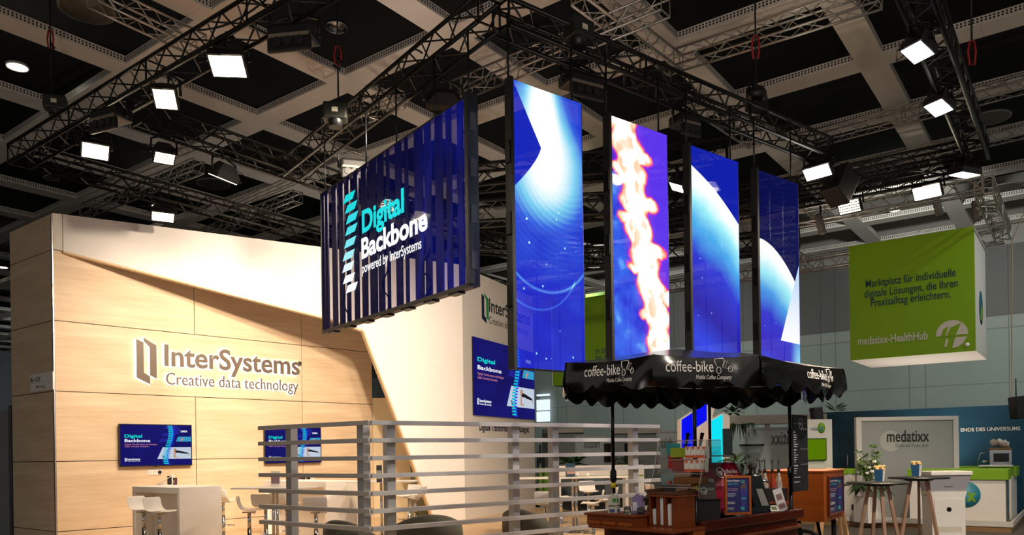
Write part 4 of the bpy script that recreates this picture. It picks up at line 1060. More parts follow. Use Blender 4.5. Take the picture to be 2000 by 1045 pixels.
# round emblem with slanted strokes
P, te = onp(1859, 653, gc, RZH); ze = P.z-gc.z; r = .29
def disc_band(z0, z1, n=20):
    a0 = math.asin(max(-1, min(1, z0/r))); a1 = math.asin(max(-1, min(1, z1/r)))
    rt = [(te+r*math.cos(a0+(a1-a0)*k/n), ze+r*math.sin(a0+(a1-a0)*k/n)) for k in range(n+1)]
    lf = [(te-r*math.cos(a0+(a1-a0)*k/n), ze+r*math.sin(a0+(a1-a0)*k/n)) for k in range(n, -1, -1)]
    return rt+lf
poly_part(t, 'emblem_disc', disc_band(-.02, r), white, -.004)
poly_part(t, 'emblem_stroke', [(te-.15, ze+.12), (te-.06, ze+.17), (te-.06, ze+.17), (te-.12, ze-.03), (te-.20, ze-.03)], greenc, -.006)
poly_part(t, 'emblem_stroke', [(te-.02, ze+.14), (te+.17, ze+.22), (te+.07, ze-.03), (te-.10, ze-.03)], greenc, -.006)
poly_part(t, 'emblem_stroke', [(te-.11, ze-.09), (te-.06, ze-.09), (te-.10, ze-.25), (te-.14, ze-.25)], white, -.006)
poly_part(t, 'emblem_stroke', [(te+.06, ze-.07), (te+.27, ze-.07), (te+.2, ze-.2), (te+.1, ze-.27), (te-.0, ze-.28)], white, -.006)
MB().lathe([(0, 0), (.045, 0), (.045, .003), (0, .003)], 18).xf(Matrix.Rotation(PI/2, 4, 'X')).build('emblem_dot', white, t, loc=(te+.27, -.004, ze-.24))
# colour disc on the right face
e = MB()
for k in range(28):
    pass
dm = MB().lathe([(0, 0), (.36, 0), (.36, .004), (0, .004)], 32).xf(Matrix.Rotation(PI/2, 4, 'Y')).build('side_disc', M('disc_petrol', '#0e5060', .5), t, loc=(Wc+.001, dc*.5, Hc*.40))
MB().add([(0, -.22, -.25), (0, .2, -.25), (0, .30, .05), (0, .02, .05)], [(0, 1, 2, 3)]).build('side_disc_mark', greenm, t, loc=(Wc+.0065, dc*.5, Hc*.40))
for q in (.4, Wc-.4):
    MB().tube([(q, dc*.5, Hc), (q, dc*.5, 6.25-gc.z)], .012, 6).build('suspension_cable', blackm, t)
# platform
ppf = [atz(1975, 1033, .06), ]
pc0 = atz(1975, 1030, .1)
n0 = pc0-VH*6.6
plat = MB().slab([n0.xy, pc0.xy, (pc0+RH*6).xy, (n0+RH*6).xy], .0, .1).build('trim_green_booth_floor', wood_material('booth_plank_floor', '#7d5b39', '#9a7650', 1.0, .5), kind='structure')
pe = MB().box(0, 6.6, -.03, 0, 0, .102).build('trim_platform_edge', M('edge_white', '#b9b7b0', .4), kind='structure', loc=n0, rz=RZH)
pe = MB().box(0, 6, -.03, 0, 0, .102).build('trim_platform_side', M('edge_white', '#b9b7b0', .4), kind='structure', loc=pc0, rz=math.atan2(.8, .6))
# petrol wall
pb = at(1800, 900, 18.0); pb.z = .1
petrol = M('petrol_wall', '#094660', .55, var=.03)
t = thing('petrol_wall', 'dark petrol blue booth wall with white capital lettering', 'wall', pb, RZH)
_, ta = onp(1603, 850, pb, RZH); _, tb = onp(2030, 850, pb, RZH); ztop = onp(1800, 798, pb, RZH)[0].z
MB().box(ta, tb, 0, .15, 0, ztop-.1).build('board', petrol, t)
P, sa = onp(1876.5, 843, pb, RZH); Q, sb = onp(1993, 839, pb, RZH)
txt(t, 'ENDE DES UNIVERSUMS', sa, P.z-.1, .115, white, sb-sa, -.006, .018)
_, da = onp(1654, 880, pb, RZH); _, db = onp(1676, 880, pb, RZH)
MB().box(da-.15, db, -.02, 0, 0, 1.85).build('door_leaf', M('petrol_door', '#0a3e50', .5), t)
MB().tube([(da+.02, -.05, .85), (da+.02, -.05, 1.35)], .012, 8).build('door_handle', chrome, t)
# white frame panel with glass
wa = at(1675, 1012, 16.2); wa.z = .1; rzw = math.radians(-1.0)
_, ww = onp(1873.5, 900, wa, rzw); wh = onp(1675, 815, wa, rzw)[0].z-.1
t = thing('framed_glass_panel', 'tall white framed grey glass panel with black lettering', 'panel', wa, rzw)
MB().box(0, .11, 0, .1, 0, wh).box(ww-.11, ww, 0, .1, 0, wh).box(.11, ww-.11, 0, .1, wh-.08, wh).build('frame', M('frame_white', '#b9b5b2', .5, var=.02), t)
gp_ = G('grey_glass'); x, y, z = gp_.obj()
glassm = gp_.bsdf(gp_.mix(gp_.sm(gp_.ln(x-.72, z-1.63), .225, .215), '#868887', '#9b9b97'), .25, 0, .5)
MB().box(.11, ww-.11, .02, .06, 0, wh-.08).build('pane', glassm, t)
P, a_ = onp(1733, 863, wa, rzw); Q, b_ = onp(1815.5, 862, wa, rzw)
txt(t, 'medatixx', a_, P.z-.1, .35, black, b_-a_, .012, .012)
P, a_ = onp(1750, 873.5, wa, rzw); Q, b_ = onp(1815, 873, wa, rzw)
txt(t, 'Damit die Praxis läuft.', a_, P.z-.1, .10, M('tagline_grey', '#4b585c', .6), b_-a_, .012)
# white wall with logo and green monitor
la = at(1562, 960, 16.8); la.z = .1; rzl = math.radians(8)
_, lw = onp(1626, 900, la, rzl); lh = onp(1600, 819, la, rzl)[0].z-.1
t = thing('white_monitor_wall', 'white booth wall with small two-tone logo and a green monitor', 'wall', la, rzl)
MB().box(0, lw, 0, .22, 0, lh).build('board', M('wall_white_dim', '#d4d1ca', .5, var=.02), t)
P, a_ = onp(1583, 841, la, rzl); Q, b_ = onp(1600, 840, la, rzl)
txt(t, 'medatix', a_, P.z-.1, .13, M('logo_petrol', '#1f6e84', .5), b_-a_, -.004, .005)
MB().lathe([(0, 0), (.12, 0), (.12, .004), (0, .004)], 26).xf(Matrix.Scale(.75, 4, (1, 0, 0))).xf(Matrix.Rotation(PI/2, 4, 'X')).build('logo_disc', greenm, t, loc=(onp(1604, 836, la, rzl)[1], -.002, onp(1604, 836, la, rzl)[0].z-.1))
txt(t, 'x', onp(1599, 842, la, rzl)[1], onp(1599, 842, la, rzl)[0].z-.1, .22, M('logo_petrol', '#1f6e84', .5), .12, -.008, .02)
P, a_ = onp(1560, 900, la, rzl); Q, b_ = onp(1611, 856, la, rzl)
m = thing('green_monitor', 'flat monitor showing plain green on the white wall', 'monitor', la, rzl)
MB().box(a_, b_, -.07, -.02, P.z-.1, Q.z-.1, .005).build('bezel', black, m)
MB().box(a_+.02, b_-.02, -.073, -.07, P.z-.08, Q.z-.12).build('screen', EM('monitor_green', '#6f9a08', .55), m)
MB().box(a_+.3, b_-.3, -.02, 0, P.z+.05, Q.z-.25).build('wall_mount', blackm, m)
# counter, L-shaped with green top band
cc = atz(1965, 1027, .1)
_, cl = onp(1800, 1000, cc, RZH)
ct = thing('green_counter', 'white L-shaped counter with lime green top band', 'counter', cc, RZH)
L0 = 1.62
MB().box(-L0, 0, 0, .6, 0, .86).build('front_body', M('counter_white', '#cfccc6', .45, var=.02), ct)
MB().box(-L0-.03, .05, -.04, .66, .86, 1.06, .004).build('front_top', greenm, ct)
MB().box(-.62, .0, 1.35, 2.8, 0, .86).build('rear_body', M('counter_white', '#cfccc6', .45, var=.02), ct)
MB().box(-1.1, .05, 2.0, 2.85, .86, 1.06, .004).build('rear_top', greenm, ct)
MB().box(.0, .012, .05, .6, .02, .84).build('dark_end', M('counter_end_grey', '#5a5d5e', .4), ct)
MB().lathe([(0, 0), (.25, 0), (.25, .004), (0, .004)], 32).xf(Matrix.Rotation(PI/2, 4, 'X')).build('logo_disc', M('disc_blue', '#1c6f86', .5), ct, loc=(onp(1886, 966, cc, RZH)[1], -.002, onp(1886, 966, cc, RZH)[0].z-.1))
q = onp(1888, 978, cc, RZH); txt(ct, 'x', q[1], q[0].z-.1, .32, greenm, .16, -.008, .04)
MB().lathe([(0, 0), (.032, 0), (.032, .004), (0, .004)], 16).xf(Matrix.Rotation(PI/2, 4, 'X')).build('logo_dot', M('disc_blue', '#1c6f86', .5), ct, loc=(onp(1901.5, 978, cc, RZH)[1], -.002, onp(1901.5, 978, cc, RZH)[0].z-.1))
MB().box(.012, .016, .22, .42, .35, .75).build('end_logo', M('end_logo_petrol', '#2a5560', .5), ct)
k_ = thing('laptop_tray', 'pale flat tray on the green counter', 'tray', atz(1945, 911, 1.17), RZH); MB().box(-.3, .3, -.15, .15, 0, .025, .004).build('tray_plate', M('tray_grey', '#c9c9c4', .3), k_)
# espresso machine on the rear counter
em_ = thing('coffee_machine', 'chrome coffee machine with paper bag on top on the rear counter', 'coffee machine', cc+RH*2.4+VH*-.28+Vector((0, 0, 1.06)), RZH+.2)
MB().box(-.2, .2, -.2, .2, 0, .36, .015).build('body', chrome, em_); MB().box(-.13, .15, -.215, -.2, .1, .28, .005).build('front_panel', darkglass, em_)
MB().box(-.2, .2, -.2, .2, .36, .40, .005).build('wood_top', M('machine_wood', '#8a6436', .5), em_)
MB().tube([(-.2, -.1, .3), (-.36, -.1, .28), (-.42, -.1, .05)], .01, 6).build('steam_wand', chrome, em_); MB().tube([(-.2, -.1, .12), (-.34, -.16, .1)], .025, 8).build('group_handle', chrome, em_)
bb = MB()
for k in range(7): bb.blob((random.uniform(-.13, .13), random.uniform(-.1, .1), .47+random.uniform(-.03, .05)), .085, 1, .35)
bb.build('crumpled_bag', M('bag_clear', '#b9b2ab', .25), em_)
# stools, speakers
for (x, y, d, lab, s) in ((1595, 810, 17.4, 'black speaker box at the left end of the petrol wall', 1), (1989, 796, 15.9, 'black speaker box hanging at the far right edge', 1.35)):
    t = thing('loudspeaker', lab, 'speaker', at(x, y, d), .2*s, 'black loudspeakers of the green booth')
    MB().box(-.11*s, .11*s, -.1, .1, -.17*s, .17*s, .02).xf(Matrix.Rotation(-.12, 4, 'Y')).build('cabinet', black, t)
    MB().tube([(0, .05, .1), (0, .05, .45*s) if s > 1 else (0, .3, .1)], .012, 6).build('bracket', blackm, t)
for (x, d, lab) in ((1668, 17.0, 'round dark high table partly hidden behind the flowers'),):
    t = thing('far_high_table', lab, 'table', Vector((at(x, 935, d).x, d, .1)), 0)
    MB().lathe([(0, 1.04), (.33, 1.04), (.33, 1.07), (0, 1.07)], 26).build('tabletop', black, t); MB().tube([(0, 0, 0), (0, 0, 1.04)], .03, 10).build('pole', chrome, t); MB().lathe([(.26, 0), (.25, .02), (.03, .03)], 24).build('base', chrome, t)
w = thing('white_plinth_bench', 'low white cabinet left of the framed glass panel', 'cabinet', Vector((at(1650, 990, 16.0).x-.35, 16.3, .1)), 0)
MB().box(0, .75, 0, .4, 0, .95).build('body', M('counter_white', '#cfccc6', .45, var=.02), w); MB().box(0, .75, -.02, .42, .95, 1.06).build('green_top', greenm, w); MB().box(.62, .70, -.012, 0, .18, .3).build('socket_plate', black, w)
# hanging rope/cable on the right
o = MB().tube([at(1975, 790, 16.9), at(1976, 640, 16.9), at(1977, 470, 16.9), at(2006, 400, 16.9)], .012, 6).build('rope', M('cord_beige', '#8d7d63', .7)); tag(o, 'thin beige cord hanging down to the right speaker box', 'cord')

# ---- information kiosk
kp = at(1844, 1000, 13.1); kp.z = 0
k_ = thing('info_kiosk', 'white information kiosk cabinet beside the right high table', 'kiosk', kp, math.radians(-4))
kw = M('kiosk_white', '#e4ded6', .4, var=.02)
MB().prism([(-.27, 0), (.27, 0), (.27, .74), (.30, .84), (-.30, .84), (-.27, .74)], -.16, .2).build('lower_body', kw, k_)
MB().box(-.235, .235, -.175, -.16, .04, .72, .006).build('front_door', kw, k_)
MB().add([(-.28, -.10, .76), (.28, -.10, .76), (.33, -.26, 1.14), (-.33, -.26, 1.14), (-.28, .2, .76), (.28, .2, .76), (.33, .2, 1.14), (-.33, .2, 1.14)], [(0, 1, 2, 3), (5, 4, 7, 6), (4, 0, 3, 7), (1, 5, 6, 2), (3, 2, 6, 7), (4, 5, 1, 0)]).build('upper_body', M('kiosk_grey', '#a9a6ad', .4, var=.02), k_)
MB().box(-.335, .335, -.29, .22, 1.12, 1.185, .012).build('lid', kw, k_)
MB().box(-.07, .07, -.19, -.165, .93, 1.05).build('camera_plate', M('kiosk_plate', '#8f8c92', .5), k_)
MB().lathe([(.0, 0), (.012, 0), (.012, .02), (0, .02)], 12).xf(Matrix.Rotation(PI/2, 4, 'X')).build('lock', chrome, k_, loc=(0, -.12, .80))
MB().lathe([(.0, .03), (.02, .026), (.038, .01), (.042, 0), (0, 0)], 20).xf(Matrix.Rotation(PI/2, 4, 'X')).build('black_knob', darkglass, k_, loc=(0, -.175, .54))
MB().box(-.2, .2, -.178, -.175, .16, .25).build('vent_grille', M('kiosk_vent', '#cfc6b2', .5), k_)
MB().box(.11, .19, -.179, -.175, .09, .12).build('type_plate', white, k_)

# ---- high tables with popcorn
tw = wood_material('table_leg_wood', '#8a6a55', '#a5836c', 1.0, .5, 'z')
twl = wood_material('table_leg_oak', '#c79a68', '#dcb488', 1.0, .5, 'z')
ttop = M('table_top_black', '#17181a', .35, var=.1)
def high_table(x, y, d, R_, lab, legs, lm, ring=False, rz0=0.4):
    p = at(x, y, d); zt = p.z; p.z = 0
    t = thing('high_table', lab, 'table', p, 0)
    MB().lathe([(0, zt-.022), (R_-.01, zt-.022), (R_, zt-.012), (R_-.004, zt), (0, zt)], 40).build('tabletop', ttop, t)
    MB().lathe([(0, zt-.05), (.2, zt-.05), (.22, zt-.022), (0, zt-.022)], 24).build('under_plate', blackm, t)
    for k in range(legs):
        a = rz0+2*PI*k/legs; c, s = math.cos(a), math.sin(a)
        o = MB().box(-.02, .02, -.022, .022, 0, 1).build('leg', lm, t, loc=(c*.32, s*.32, 0))
        v0, v1 = Vector((c*.32, s*.32, 0)), Vector((c*.13, s*.13, zt-.05)); dd = v1-v0
        o.rotation_euler = dd.to_track_quat('Z', 'Y').to_euler(); o.scale = (1, 1, dd.length)
    if ring:
        MB().tube([(math.cos(a*.2094)*.27, math.sin(a*.2094)*.27, .2) for a in range(31)], .012, 8).build('foot_ring', chrome, t)
    return t, zt
high_table(1715, 942, 11.2, .43, 'round black high table with popcorn in front of the flowers', 4, tw, False, -.14)
high_table(1794, 932, 11.9, .435, 'taller looking round black high table next to the kiosk', 3, tw, True, 1.08)
high_table(1622, 945, 11.9, .30, 'high table standing hidden behind the orange wooden box', 4, twl, False, .6)
popm = M('popcorn', '#e8b877', .8, var=.2, scale=40); boxb = M('popcorn_box_blue', '#1f4f74', .5, var=.15, scale=20); boxw = M('popcorn_box_white', '#e9e6e6', .5)
def popcorn(x, y, d, lab, rz, s=1.0):
    t = thing('popcorn_box', lab, 'popcorn', at(x, y, d), rz, 'popcorn boxes on the high tables')
    a, b, hh = .050*s, .064*s, .19*s
    def face(i):
        q = [(-1, -1), (1, -1), (1, 1), (-1, 1)]; p, r = q[i], q[(i+1) % 4]
        return MB().add([(p[0]*a, p[1]*a, 0), (r[0]*a, r[1]*a, 0), (r[0]*b, r[1]*b, hh*(1.0)), ((p[0]+r[0])*.5*b, (p[1]+r[1])*.5*b, hh*.9), (p[0]*b, p[1]*b, hh)], [(0, 1, 2, 3, 4)])
    for i in range(4): face(i).build('carton_side', boxw if i == 0 else boxb, t)
    MB().add([(-a, -a, .002), (a, -a, .002), (a, a, .002), (-a, a, .002)], [(0, 1, 2, 3)]).build('carton_bottom', boxw, t)
    m = MB(); rg = random.Random(int(x))
    for k in range(60): m.blob((rg.uniform(-b, b)*.95, rg.uniform(-b, b)*.95, hh*.88+rg.uniform(0, .055)), rg.uniform(.012, .02), 1, .3)
    o = m.build('popcorn', popm, t); o['kind'] = 'stuff'
    return t
popcorn(1718, 940, 11.2, 'popcorn box on the left high table in front of the flowers', .9)
popcorn(1790, 930, 11.9, 'popcorn box on the right high table by the kiosk', .8)
popcorn(1622, 944, 11.9, 'popcorn box peeking over the orange wooden box', .9)
# ---- flowers on a white plinth
fp = at(1697, 1000, 15.4); fp.z = .1
t = thing('flower_arrangement', 'white flower arrangement with big dark leaves on a white plinth', 'flowers', fp, .3)
MB().box(-.2, .2, -.2, .2, 0, .52, .01).build('plinth', M('plinth_white', '#c9c4bd', .5, var=.02), t)
MB().lathe([(.12, .52), (.17, .6), (.16, .72), (.1, .7)], 18).build('vase', white, t)
rg = random.Random(5); m = MB(); leaf_bunch(m, (0, 0, .72), .12, 34, .42, .25, .45, .5, rg); m.build('broad_leaves', leafm, t)
m = MB()
for k in range(16):
    a = rg.uniform(0, 2*PI); L = rg.uniform(.35, .85); q = Vector((math.cos(a)*.16, math.sin(a)*.16, .7+L))
    m.tube([(0, 0, .7), q*.5+Vector((0, 0, .35)), q], .006, 5)
    leaf_bunch(m, q, .02, 10, .12, 1.0, .4, .1, rg); leaf_bunch(m, q*.6+Vector((0, 0, .3)), .05, 8, .13, .8, .4, .1, rg)
m.build('stems', leaf2, t)
whf = M('petal_white', '#e9e6d4', .7, var=.08, scale=30)
for k in range(14):
    a = rg.uniform(0, 2*PI); r = rg.uniform(.05, .24); z = rg.uniform(.75, 1.3); q = (math.cos(a)*r, math.sin(a)*r-.08, z); m = MB(); s = .075 if z < .95 else .045
    for j in range(9):
        b = 2*PI*j/9; m.blob((q[0]+math.cos(b)*s*.5, q[1]+math.sin(b)*s*.5, q[2]+rg.uniform(-.3, .3)*s), s*.5, 1, .15)
    m.blob(q, s*.6, 1, .1); m.build('blossom', whf, t)
# ================================================================== THE COFFEE CART
N0 = Vector((1.62, 6.8, 0)); RZK = math.atan2(.684, .729)
E1, E2 = Vector((.729, .684, 0)), Vector((-.684, .729, 0))
def L2W(x, y, z=0.0): return N0+E1*x+E2*y+Vector((0, 0, z))
mah = wood_material('mahogany_dark', '#360e07', '#5e1f0f', 1.0, .25)
cherry = wood_material('cherry_wood', '#6b2c0e', '#8d4217', 1.0, .38)
orange = wood_material('orange_wood', '#8a3f0c', '#a65416', .8, .45)
cart = thing('coffee_cart', 'dark mahogany coffee cart under the scalloped black canopy', 'coffee cart', N0, RZK)
MB().box(-.02, 1.8, -.05, 1.05, .32, .90, .03).build('body', mah, cart)
lip = MB(); lip.box(-.04, 1.84, -.10, -.04, .88, .975, .015); lip.box(1.78, 1.84, -.10, 1.06, .88, .975, .015); lip.box(-.04, 1.84, 1.0, 1.06, .88, .975, .015)
lip.build('top_rail', mah, cart)
MB().tube([(0, -.11, .80), (.9, -.115, .80), (1.72, -.11, .80), (1.83, -.05, .80), (1.85, .2, .80)], .018, 8).build('brass_rail', M('rail_copper', '#8a4a22', .3, .6), cart)
MB().box(0, 1.78, -.04, 1.0, .90, .93).build('worktop', darkglass, cart)
MB().box(-.53, -.03, -.12, .80, .905, .935, .006).build('wing_shelf', cherry, cart)
MB().box(-.40, -.05, -.02, .66, .45, .905, .02).build('wing_cabinet', mah, cart)
MB().box(-.20, -.02, -.105, -.03, .6, .905, .003).build('wing_bracket', orange, cart)
for sx in (.15, 1.5):
    MB().tube([(sx+.30*math.cos(a*PI/14), -.16, .30+.30*math.sin(a*PI/14)) for a in range(29)], .025, 8).build('wheel', black, cart)
    m = MB()
    for k in range(9):
        a = 2*PI*k/9; m.tube([(sx, -.16, .30), (sx+.29*math.cos(a), -.16, .30+.29*math.sin(a))], .004, 4)
    m.build('spokes', chrome, cart)
MB().tube([(1.85, .4, .5), (2.25, .5, .62), (2.5, .55, .3)], .025, 8).tube([(2.1, .45, .58), (2.15, .46, .85)], .02, 8).build('bike_frame', blackm, cart)
MB().lathe([(.0, -.02), (.1, -.02), (.1, .02), (0, .02)], 20).xf(Matrix.Rotation(PI/2, 4, 'X')).build('chainring', blackm, cart, loc=(2.25, .42, .55))
POSTS = [((0, 0), 'near post'), ((.06, .98), 'left post'), ((1.75, 0), 'right post'), ((1.82, 1.0), 'far post')]
for (px_, py_), _n in POSTS:
    p = MB().tube([(px_, py_, .32), (px_, py_, 1.38)], .021, 12).tube([(px_, py_, 1.36), (px_, py_, 2.40)], .017, 12).build('canopy_post', M('post_black', '#12161b', .25, .5, var=.05), cart)
    MB().lathe([(.021, 1.30), (.032, 1.31), (.032, 1.40), (.018, 1.42)], 14).build('clamp_collar', black, cart, loc=(px_, py_, 0))
    MB().tube([(px_-.02, py_, 1.38), (px_-.06, py_-.03, 1.40), (px_-.10, py_-.05, 1.35)], [.012, .012, .007], 6).build('clamp_lever', black, cart)
for q in (0, 1):
    (px_, py_), _n = POSTS[q]
    MB().lathe([(.0225, 1.24), (.0225, 1.29)], 14).build('warning_sticker', M('sticker_yellow', '#d8c800', .5), cart, loc=(px_, py_, 0), label='yellow warning sticker')
# ---- canopy
ZT = 2.40
V = [Vector((.495, 6.88, 0)), Vector((1.187, 6.38, 0)), Vector((2.12, 6.53, 0)), Vector((3.35, 7.75, 0))]
CC = Vector((1.98, 8.05, 0)); V += [CC*2-v for v in V]
g = G('black_vinyl'); x, y, z = g.obj(); nz = g.noise(g.vec(x, y, z), 4.5, 4, .62); n2 = g.noise(g.vec(x*1.0, y, z*.5), 14, 3, .6)
vinyl = g.bsdf('#0b0a09', .17, 0, .6, nz*1.0+n2*.3, .9)
can = thing('canopy', 'black vinyl octagonal canopy with scalloped edge and white script lettering', 'canopy', CC+Vector((0, 0, ZT)), 0)
rf = MB(); apex = Vector((-.25, .0, .265)); R_ = 8; rings = 6
vs = [tuple(apex)]; rg = random.Random(11)
for r in range(1, rings+1):
    f = r/rings
    for k in range(8):
        for q in range(4):
            a = V[k].lerp(V[(k+1) % 8], q/4)-CC; p = apex.lerp(Vector((a.x, a.y, 0)), f)
            sag = -.035*math.sin(PI*q/4)*f*(1-.2*f)+rg.uniform(-.008, .008)*(f < 1)
            vs.append((p.x, p.y, p.z+sag))
n = 32; fs = [(0, 1+k, 1+(k+1) % n) for k in range(n)]
for r in range(rings-1):
    for k in range(n): fs.append((1+r*n+k, 1+(r+1)*n+k, 1+(r+1)*n+(k+1) % n, 1+r*n+(k+1) % n))
rf.add(vs, fs, True); rf.build('roof', vinyl, can)
emb = []
VH_ = .235
for k in range(8):
    a, b = V[k], V[(k+1) % 8]; d = b-a; L = d.length; rz = math.atan2(d.y, d.x); m = MB(); nx, nz_ = 44, 7; rg = random.Random(k+3)
    ph = rg.uniform(0, 6); ns = max(3, round(L/.27))
    def surf(x, w, L=L, ph=ph, ns=ns, k=k):       # w 0 top .. 1 bottom
        t = x/L
        sagz = -.03*math.sin(PI*t)*(1 if k != 7 else .3)
        sc = .075*abs(math.sin(PI*ns*t))-.03
        yb = -.02*math.sin(w*PI*.8)+.018*w*math.sin(6.3*t*2+ph)+.012*math.sin(t*17+w*3+ph)*w
        return (x, yb, sagz*(1-.5*w)-w*(VH_+sc*(w**2)))
    pts = [surf(-.012+(L+.024)*i/nx, j/nz_) for j in range(nz_+1) for i in range(nx+1)]
    m.add(pts, [(j*(nx+1)+i, (j+1)*(nx+1)+i, (j+1)*(nx+1)+i+1, j*(nx+1)+i+1) for j in range(nz_) for i in range(nx)], True)
    vp = m.build('valance', vinyl, can, loc=a-CC, rz=rz)
    if k in (0, 1, 2):
        lt = {0: (.24, .80, .45), 1: (.10, .72, .42), 2: (.50, .84, .45)}[k]
        x0, x1 = L*lt[0], L*lt[1]; zc = -VH_*.62
        wm = M('canopy_print_white', '#e8e2da', .5, var=.02); tw_ = (x1-x0)*.72
        def wrap(o, surf=surf):      # lay the print on the cloth
            for v in o.data.vertices:
                X = v.co.x+o.location.x; Z = o.location.z+v.co.z; best = min((abs(surf(X, w/20)[2]-Z), w/20) for w in range(21))[1]
                v.co.y = surf(X, best)[1]-.006
            return o
        wrap(txt(vp, 'coffee-bike', x0, zc, .135, wm, tw_, 0, .0))
        wrap(txt(vp, 'Mobile Coffee Company', x0+tw_*.62, zc-.062, .05, wm, tw_*.75, 0, .0, shear=.25))
        ex = x0+tw_*1.03; ew = (x1-x0)*.27; e = MB()
        for (cx, cz, r) in ((ex+ew*.22, zc+.012, .028), (ex+ew*.85, zc+.022, .024)):
            e.tube([(cx+r*math.cos(q*PI/8)*ew/.22, 0, cz+r*math.sin(q*PI/8)) for q in range(17)], .003, 5)
        e.tube([(ex, 0, zc+.11), (ex+ew*.03, 0, zc+.07), (ex+ew*.12, 0, zc+.045)], .003, 5); e.tube([(ex, 0, zc+.11), (ex+ew*.5, 0, zc+.115), (ex+ew*.55, 0, zc+.09), (ex+ew*.40, 0, zc+.04)], .003, 5)
        e.tube([(ex+ew*.45, 0, zc+.03), (ex+ew*.62, 0, zc+.10), (ex+ew*.68, 0, zc+.08)], .003, 5); e.tube([(ex+ew*.55, 0, zc+.03), (ex+ew*.75, 0, zc+.095), (ex+ew*.85, 0, zc+.022), (ex+ew*.62, 0, zc+.03)], .003, 5)
        o = e.build('cart_emblem', wm, vp)
        for v in o.data.vertices:
            X, Z = v.co.x, v.co.z; best = min((abs(surf(X, w/20)[2]-Z), w/20) for w in range(21))[1]; v.co.y += surf(X, best)[1]-.006
fr = MB()
for (px_, py_), _n in POSTS:
    q = L2W(px_, py_, 2.39)-CC-Vector((0, 0, ZT)); fr.tube([q, apex-Vector((0, 0, .03))], .012, 6)
for i, j in ((0, 1), (1, 3), (3, 2), (2, 0)):
    fr.tube([L2W(*POSTS[i][0], 2.37)-CC-Vector((0, 0, ZT)), L2W(*POSTS[j][0], 2.37)-CC-Vector((0, 0, ZT))], .012, 6)
fr.build('canopy_frame', blackm, can)

# ---- things on the wing shelf
def put(name, lab, cat, x, y, z, rz=0.0, group=None): return thing(name, lab, cat, L2W(x, y, z), RZK+rz, group)
RF = -PI/2           # faces the -x side of the cart
t = put('wooden_tray', 'low cherry wood drawer tray on the left shelf of the coffee cart', 'tray', -.36, .56, .935, 0)
MB().box(-.15, .15, -.27, .27, 0, .085, .003).build('body', cherry, t); MB().box(-.17, .17, -.29, .29, .085, .105, .006).build('lid', cherry, t)
for k in range(3): MB().box(-.165, -.15, -.25+.18*k, -.10+.18*k, .005, .035, .003).build('drawer_front', orange, t)
def carton(x, y, z, h_, w, mat, capm, lab, band=None):
    t = put('milk_carton', lab, 'carton', x, y, z, .3)
    MB().box(-w/2, w/2, -w/2, w/2, 0, h_, .003).build('body', mat, t)
    MB().add([(-w/2, -w/2, h_), (w/2, -w/2, h_), (w/2, w/2, h_), (-w/2, w/2, h_), (-w/2, 0, h_+w*.45), (w/2, 0, h_+w*.45)], [(0, 1, 5, 4), (2, 3, 4, 5), (1, 2, 5), (3, 0, 4)]).build('gable_top', mat, t)
    MB().lathe([(.014, 0), (.014, .02), (0, .02)], 12).build('cap', capm, t, loc=(.0, -w*.2, h_+w*.2))
    for k, (z0, z1, x0, x1, m) in enumerate(band or []):
        MB().box(x0*w, x1*w, -w/2-.002, -w/2, z0*h_, z1*h_).build('print', m, t); MB().box(-w/2-.002, -w/2, x0*w, x1*w, z0*h_, z1*h_).build('print', m, t)
grn, blu, pur, pale = M('print_green', '#3f8a3a', .5), M('print_blue', '#3a4f86', .5), M('carton_purple', '#8d78a6', .5, var=.1), M('carton_cream', '#c9c3b4', .5)
carton(-.40, .60, 1.042, .135, .085, pale, M('cap_pale_blue', '#b9cfe0', .5), 'cream oat drink carton with a green corner on the cart shelf', [(.72, .98, -.45, -.05, grn), (.05, .25, -.3, .3, blu), (.44, .52, -.4, .4, M('print_dark', '#3c3f3a', .5))])
carton(-.35, .36, 1.042, .14, .09, pur, white, 'purple and white milk carton on the cart shelf', [(.2, .75, .0, .42, M('print_lilac_white', '#dcd8e6', .5))])
jarg = G('jar_glass'); b = jarg.n('ShaderNodeBsdfGlass'); b.inputs['Roughness'].default_value = .05; b.inputs['Color'].default_value = (.95, .97, .97, 1); jarg.t.links.new(b.outputs[0], jarg.out.inputs[0]); jarg = jarg.m
for (x, y, lab, cont) in ((-.46, .40, 'small clear jar in front of the purple carton', white), (-.40, .30, 'clear jar with metal clip right of the purple carton', M('jar_brown', '#6d4a3a', .6)), (-.26, .30, 'clear jar with wrapped sweets behind the metal clip jar', M('jar_mixed', '#b59a94', .6, var=.2, scale=60))):
    t = put('glass_jar', lab, 'jar', x, y, 1.042, 0, None)
    MB().lathe([(.03, 0), (.033, .01), (.033, .055), (.026, .06), (.024, .06), (.030, .053), (.030, .012), (.0, .008)], 18).build('glass', jarg, t)
    MB().lathe([(0, .012), (.026, .012), (.026, .035), (0, .035)], 14).build('contents', cont, t); MB().lathe([(.0, .06), (.028, .06), (.028, .07), (0, .07)], 16).build('lid', chrome, t)
